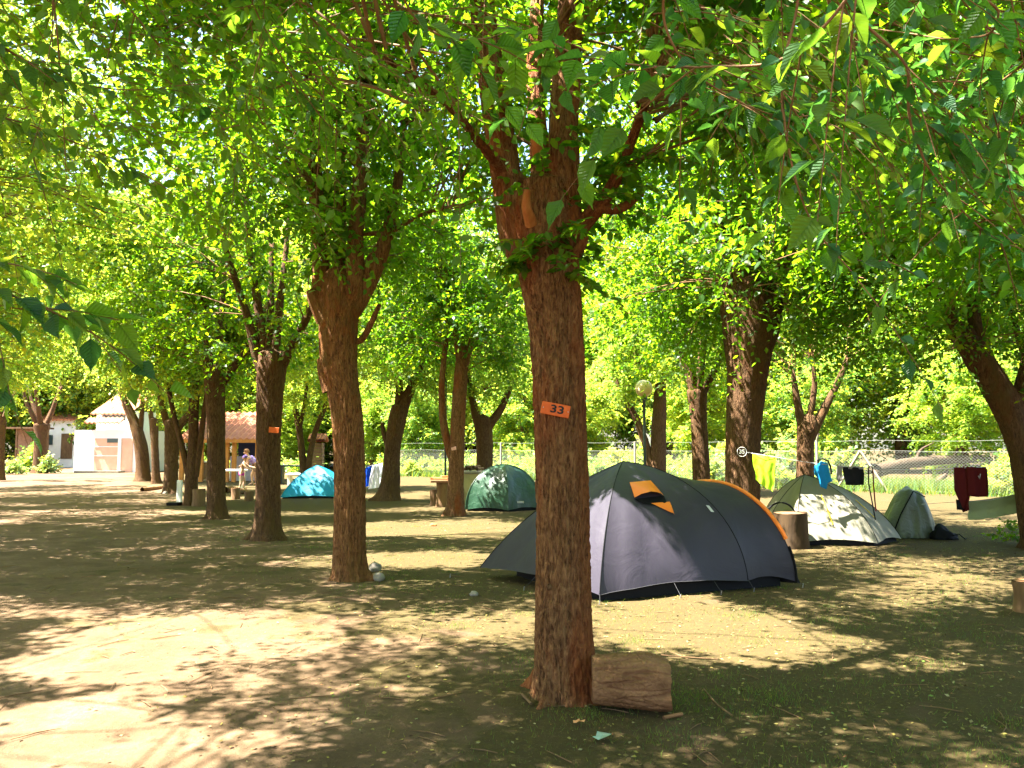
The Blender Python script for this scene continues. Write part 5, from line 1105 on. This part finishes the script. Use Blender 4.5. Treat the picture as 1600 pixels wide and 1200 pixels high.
# ------------------------------------------------------------------ people by the pavilion
M['skin_tone'] = mat('skin_tone', (.62, .36, .24), .55, .3, Subsurface_Weight=.1); M['cap_blue'] = mat('cap_blue', (.07, .04, .16), .8); M['pinks'] = fabric('pinks', (.62, .06, .42), .8, .1); M['redc'] = fabric('redc', (.62, .09, .06), .8, .1)
M['hairc'] = mat('hairc', (.22, .10, .04), .6); M['purple'] = nmat('purple', (.12, .03, .38), (.55, .45, .68), 14, .8, .1); M['taupe'] = fabric('taupe', (.30, .18, .13), .8, .1); M['cap_rim'] = mat('cap_rim', (.5, .4, .6), .8)
def skin(name, verts, edges, rad, root, m, sub=2):
    me = bpy.data.meshes.new(name); me.from_pydata(verts, edges, []); o = bpy.data.objects.new(name, me); COL.objects.link(o)
    md = o.modifiers.new('s', 'SKIN'); md.use_smooth_shade = True
    for i, r in enumerate(rad): me.skin_vertices[0].data[i].radius = (r, r) if not isinstance(r, tuple) else r
    me.skin_vertices[0].data[0].use_root = True
    sb = o.modifiers.new('b', 'SUBSURF'); sb.levels = sub; sb.render_levels = sub; bpy.context.view_layer.update()
    m2 = bpy.data.meshes.new_from_object(o.evaluated_get(bpy.context.evaluated_depsgraph_get())); bpy.data.objects.remove(o)
    return link(name, m2, root, (m,), True)
def person(label, x, y, rz, H, lean, clothes, knees=.06, arms=.5, hat=None, hair='hairc'):
    """figure facing +x before rz; lean = forward bend of the trunk (radians)"""
    root = thing('person', label, 'person', (x, y, 0), rz); h = H
    sn, cs = math.sin(lean), math.cos(lean)
    pel = Vector((-.06 * sn * h, 0, .52 * h)); up = lambda d: pel + Vector((sn * d * h, 0, cs * d * h))
    V = [pel, up(.12), up(.24), up(.31), up(.36)]; Rr = [.082, .070, .088, .036, .034]; E = [(0, 1), (1, 2), (2, 3), (3, 4)]
    hd = up(.36) + Vector((math.sin(lean * .8) * .06 * h, 0, math.cos(lean * .8) * .07 * h)); V += [hd, hd + Vector((math.sin(lean * .6) * .05 * h, 0, math.cos(lean * .6) * .05 * h))]; Rr += [.062, .048]; E += [(4, 5), (5, 6)]
    hands = []
    for s in (-1, 1):
        b = len(V); sh = up(.275) + Vector((0, s * .115 * h, 0)); ar = arms * (1 if s > 0 else .7)
        el = sh + Vector((math.sin(ar) * .16 * h, s * .03 * h, -math.cos(ar) * .16 * h)); ha = el + Vector((math.sin(ar + .5) * .15 * h, -s * .01 * h, -math.cos(ar + .5) * .15 * h)); pm = ha + (ha - el).normalized() * .035 * h
        V += [sh, el, ha, pm]; Rr += [.040, .028, .018, .022]; E += [(2, b), (b, b + 1), (b + 1, b + 2), (b + 2, b + 3)]; hands.append((ha, pm, s))
    for s in (-1, 1):
        b = len(V); hp = pel + Vector((0, s * .055 * h, -.03 * h)); kn = Vector((knees * h * (1.2 if s > 0 else .5), s * .06 * h, .28 * h)); an = Vector((-.01 * h + (.06 * h if s > 0 else -.04 * h), s * .06 * h, .045 * h)); to = an + Vector((.10 * h, s * .01 * h, -.028 * h))
        V += [hp, kn, an, to]; Rr += [.062, .040, .024, .022]; E += [(0, b), (b, b + 1), (b + 1, b + 2), (b + 2, b + 3)]
    body = skin('body', [tuple(v) for v in V], E, [r * h for r in Rr], root, 'skin_tone')
    for (ha, pm, s) in hands:
        d = (pm - ha).normalized(); sd = Vector((0, 1, 0)); fp_ = []; fr = []
        for k in range(5):
            o_ = (k - 1.5) * .009 * h if k < 4 else -.02 * h * s; l = (.045, .05, .047, .038, .03)[k] * h
            st = pm + sd * o_ if k < 4 else ha + d * .01 * h + sd * o_; e = st + (d + Vector((.25, 0, 0))).normalized() * l * .55; e2 = e + (d * .6 + Vector((-.2, 0, -.3))).normalized() * l * .45; fp_.append([tuple(st), tuple(e), tuple(e2)]); fr.append([.0055 * h, .005 * h, .0035 * h])
        Vv, Ff = tubes(fp_, fr, 5); f_ = nmesh('fingers', Vv, Ff, root, ('skin_tone',), True)
    fx = hd + Vector((.058 * h, 0, -.005 * h)); 
    bm = bmesh.new(); bmesh.ops.create_icosphere(bm, subdivisions=2, radius=.012 * h); bmesh.ops.translate(bm, vec=fx, verts=bm.verts); bobj('nose', bm, root, ('skin_tone',), True)
    for s in (-1, 1):
        bm = bmesh.new(); bmesh.ops.create_icosphere(bm, subdivisions=1, radius=.008 * h); bmesh.ops.translate(bm, vec=hd + Vector((.052 * h, s * .022 * h, .015 * h)), verts=bm.verts); bobj('eye', bm, root, ('dark',), True)
        bm = bmesh.new(); bmesh.ops.create_icosphere(bm, subdivisions=1, radius=.013 * h); bmesh.ops.translate(bm, vec=hd + Vector((-.005 * h, s * .058 * h, 0)), verts=bm.verts); bobj('ear', bm, root, ('skin_tone',), True)
    bm = bmesh.new(); box(bm, hd + Vector((.055 * h, 0, -.030 * h)), (.008 * h, .028 * h, .006 * h)); bobj('mouth', bm, root, ('redc',))
    bm = bmesh.new(); bmesh.ops.create_uvsphere(bm, u_segments=16, v_segments=10, radius=.078 * h)
    for v in [v for v in bm.verts if v.co.z < -.028 * h or (v.co.x > .035 * h and v.co.z < .02 * h)]: bm.verts.remove(v)
    for v in bm.verts: v.co *= 1 + .06 * mnoise.noise(v.co * 30)
    bmesh.ops.translate(bm, vec=hd + Vector((-.012 * h, 0, .022 * h)), verts=bm.verts); bobj('hair', bm, root, (hair,), True)
    if hat:
        bm = bmesh.new(); bmesh.ops.create_uvsphere(bm, u_segments=16, v_segments=10, radius=.086 * h)
        for v in [v for v in bm.verts if v.co.z < 0.0]: bm.verts.remove(v)
        bmesh.ops.translate(bm, vec=hd + Vector((-.005 * h, 0, .03 * h)), verts=bm.verts); cp_ = bobj('cap', bm, root, (hat,), True)
        bm = bmesh.new(); box(bm, hd + Vector((.10 * h, 0, .032 * h)), (.09 * h, .11 * h, .010 * h), 0, .004); bobj('peak', bm, cp_, ('cap_rim',))
    for nm, idx_, ex, m_ in clothes:
        vv = [tuple(V[i]) if not isinstance(i, tuple) else tuple(V[i[0]].lerp(V[i[1]], i[2])) for i in idx_[0]]; rr_ = []
        for i in idx_[0]:
            r = Rr[i] if not isinstance(i, tuple) else Rr[i[0]] * (1 - i[2]) + Rr[i[1]] * i[2]; rr_.append(r * h * ex + .012 * h)
        skin(nm, vv, idx_[1], rr_, root, m_)
    return root
p = G(377, 765); person('child in a dark cap and pink shorts standing at the concrete table', p.x, p.y, R(8), 1.24, .28,
    [('shorts', ([0, 15, (15, 16, .55), 19, (19, 20, .55), (0, 1, .35)], [(0, 1), (1, 2), (0, 3), (3, 4), (0, 5)]), 1.08, 'pinks')], hat='cap_blue', arms=.9)
p = G(398, 758); person('person in a purple patterned top bending over the concrete table', p.x, p.y, R(188), 1.62, .75,
    [('top', ([0, 1, 2, (2, 3, .4), 7, 11], [(0, 1), (1, 2), (2, 3), (2, 4), (2, 5)]), 1.06, 'purple'), ('shorts', ([0, 15, (15, 16, .7), 19, (19, 20, .7)], [(0, 1), (1, 2), (0, 3), (3, 4)]), 1.12, 'taupe')], arms=.5)
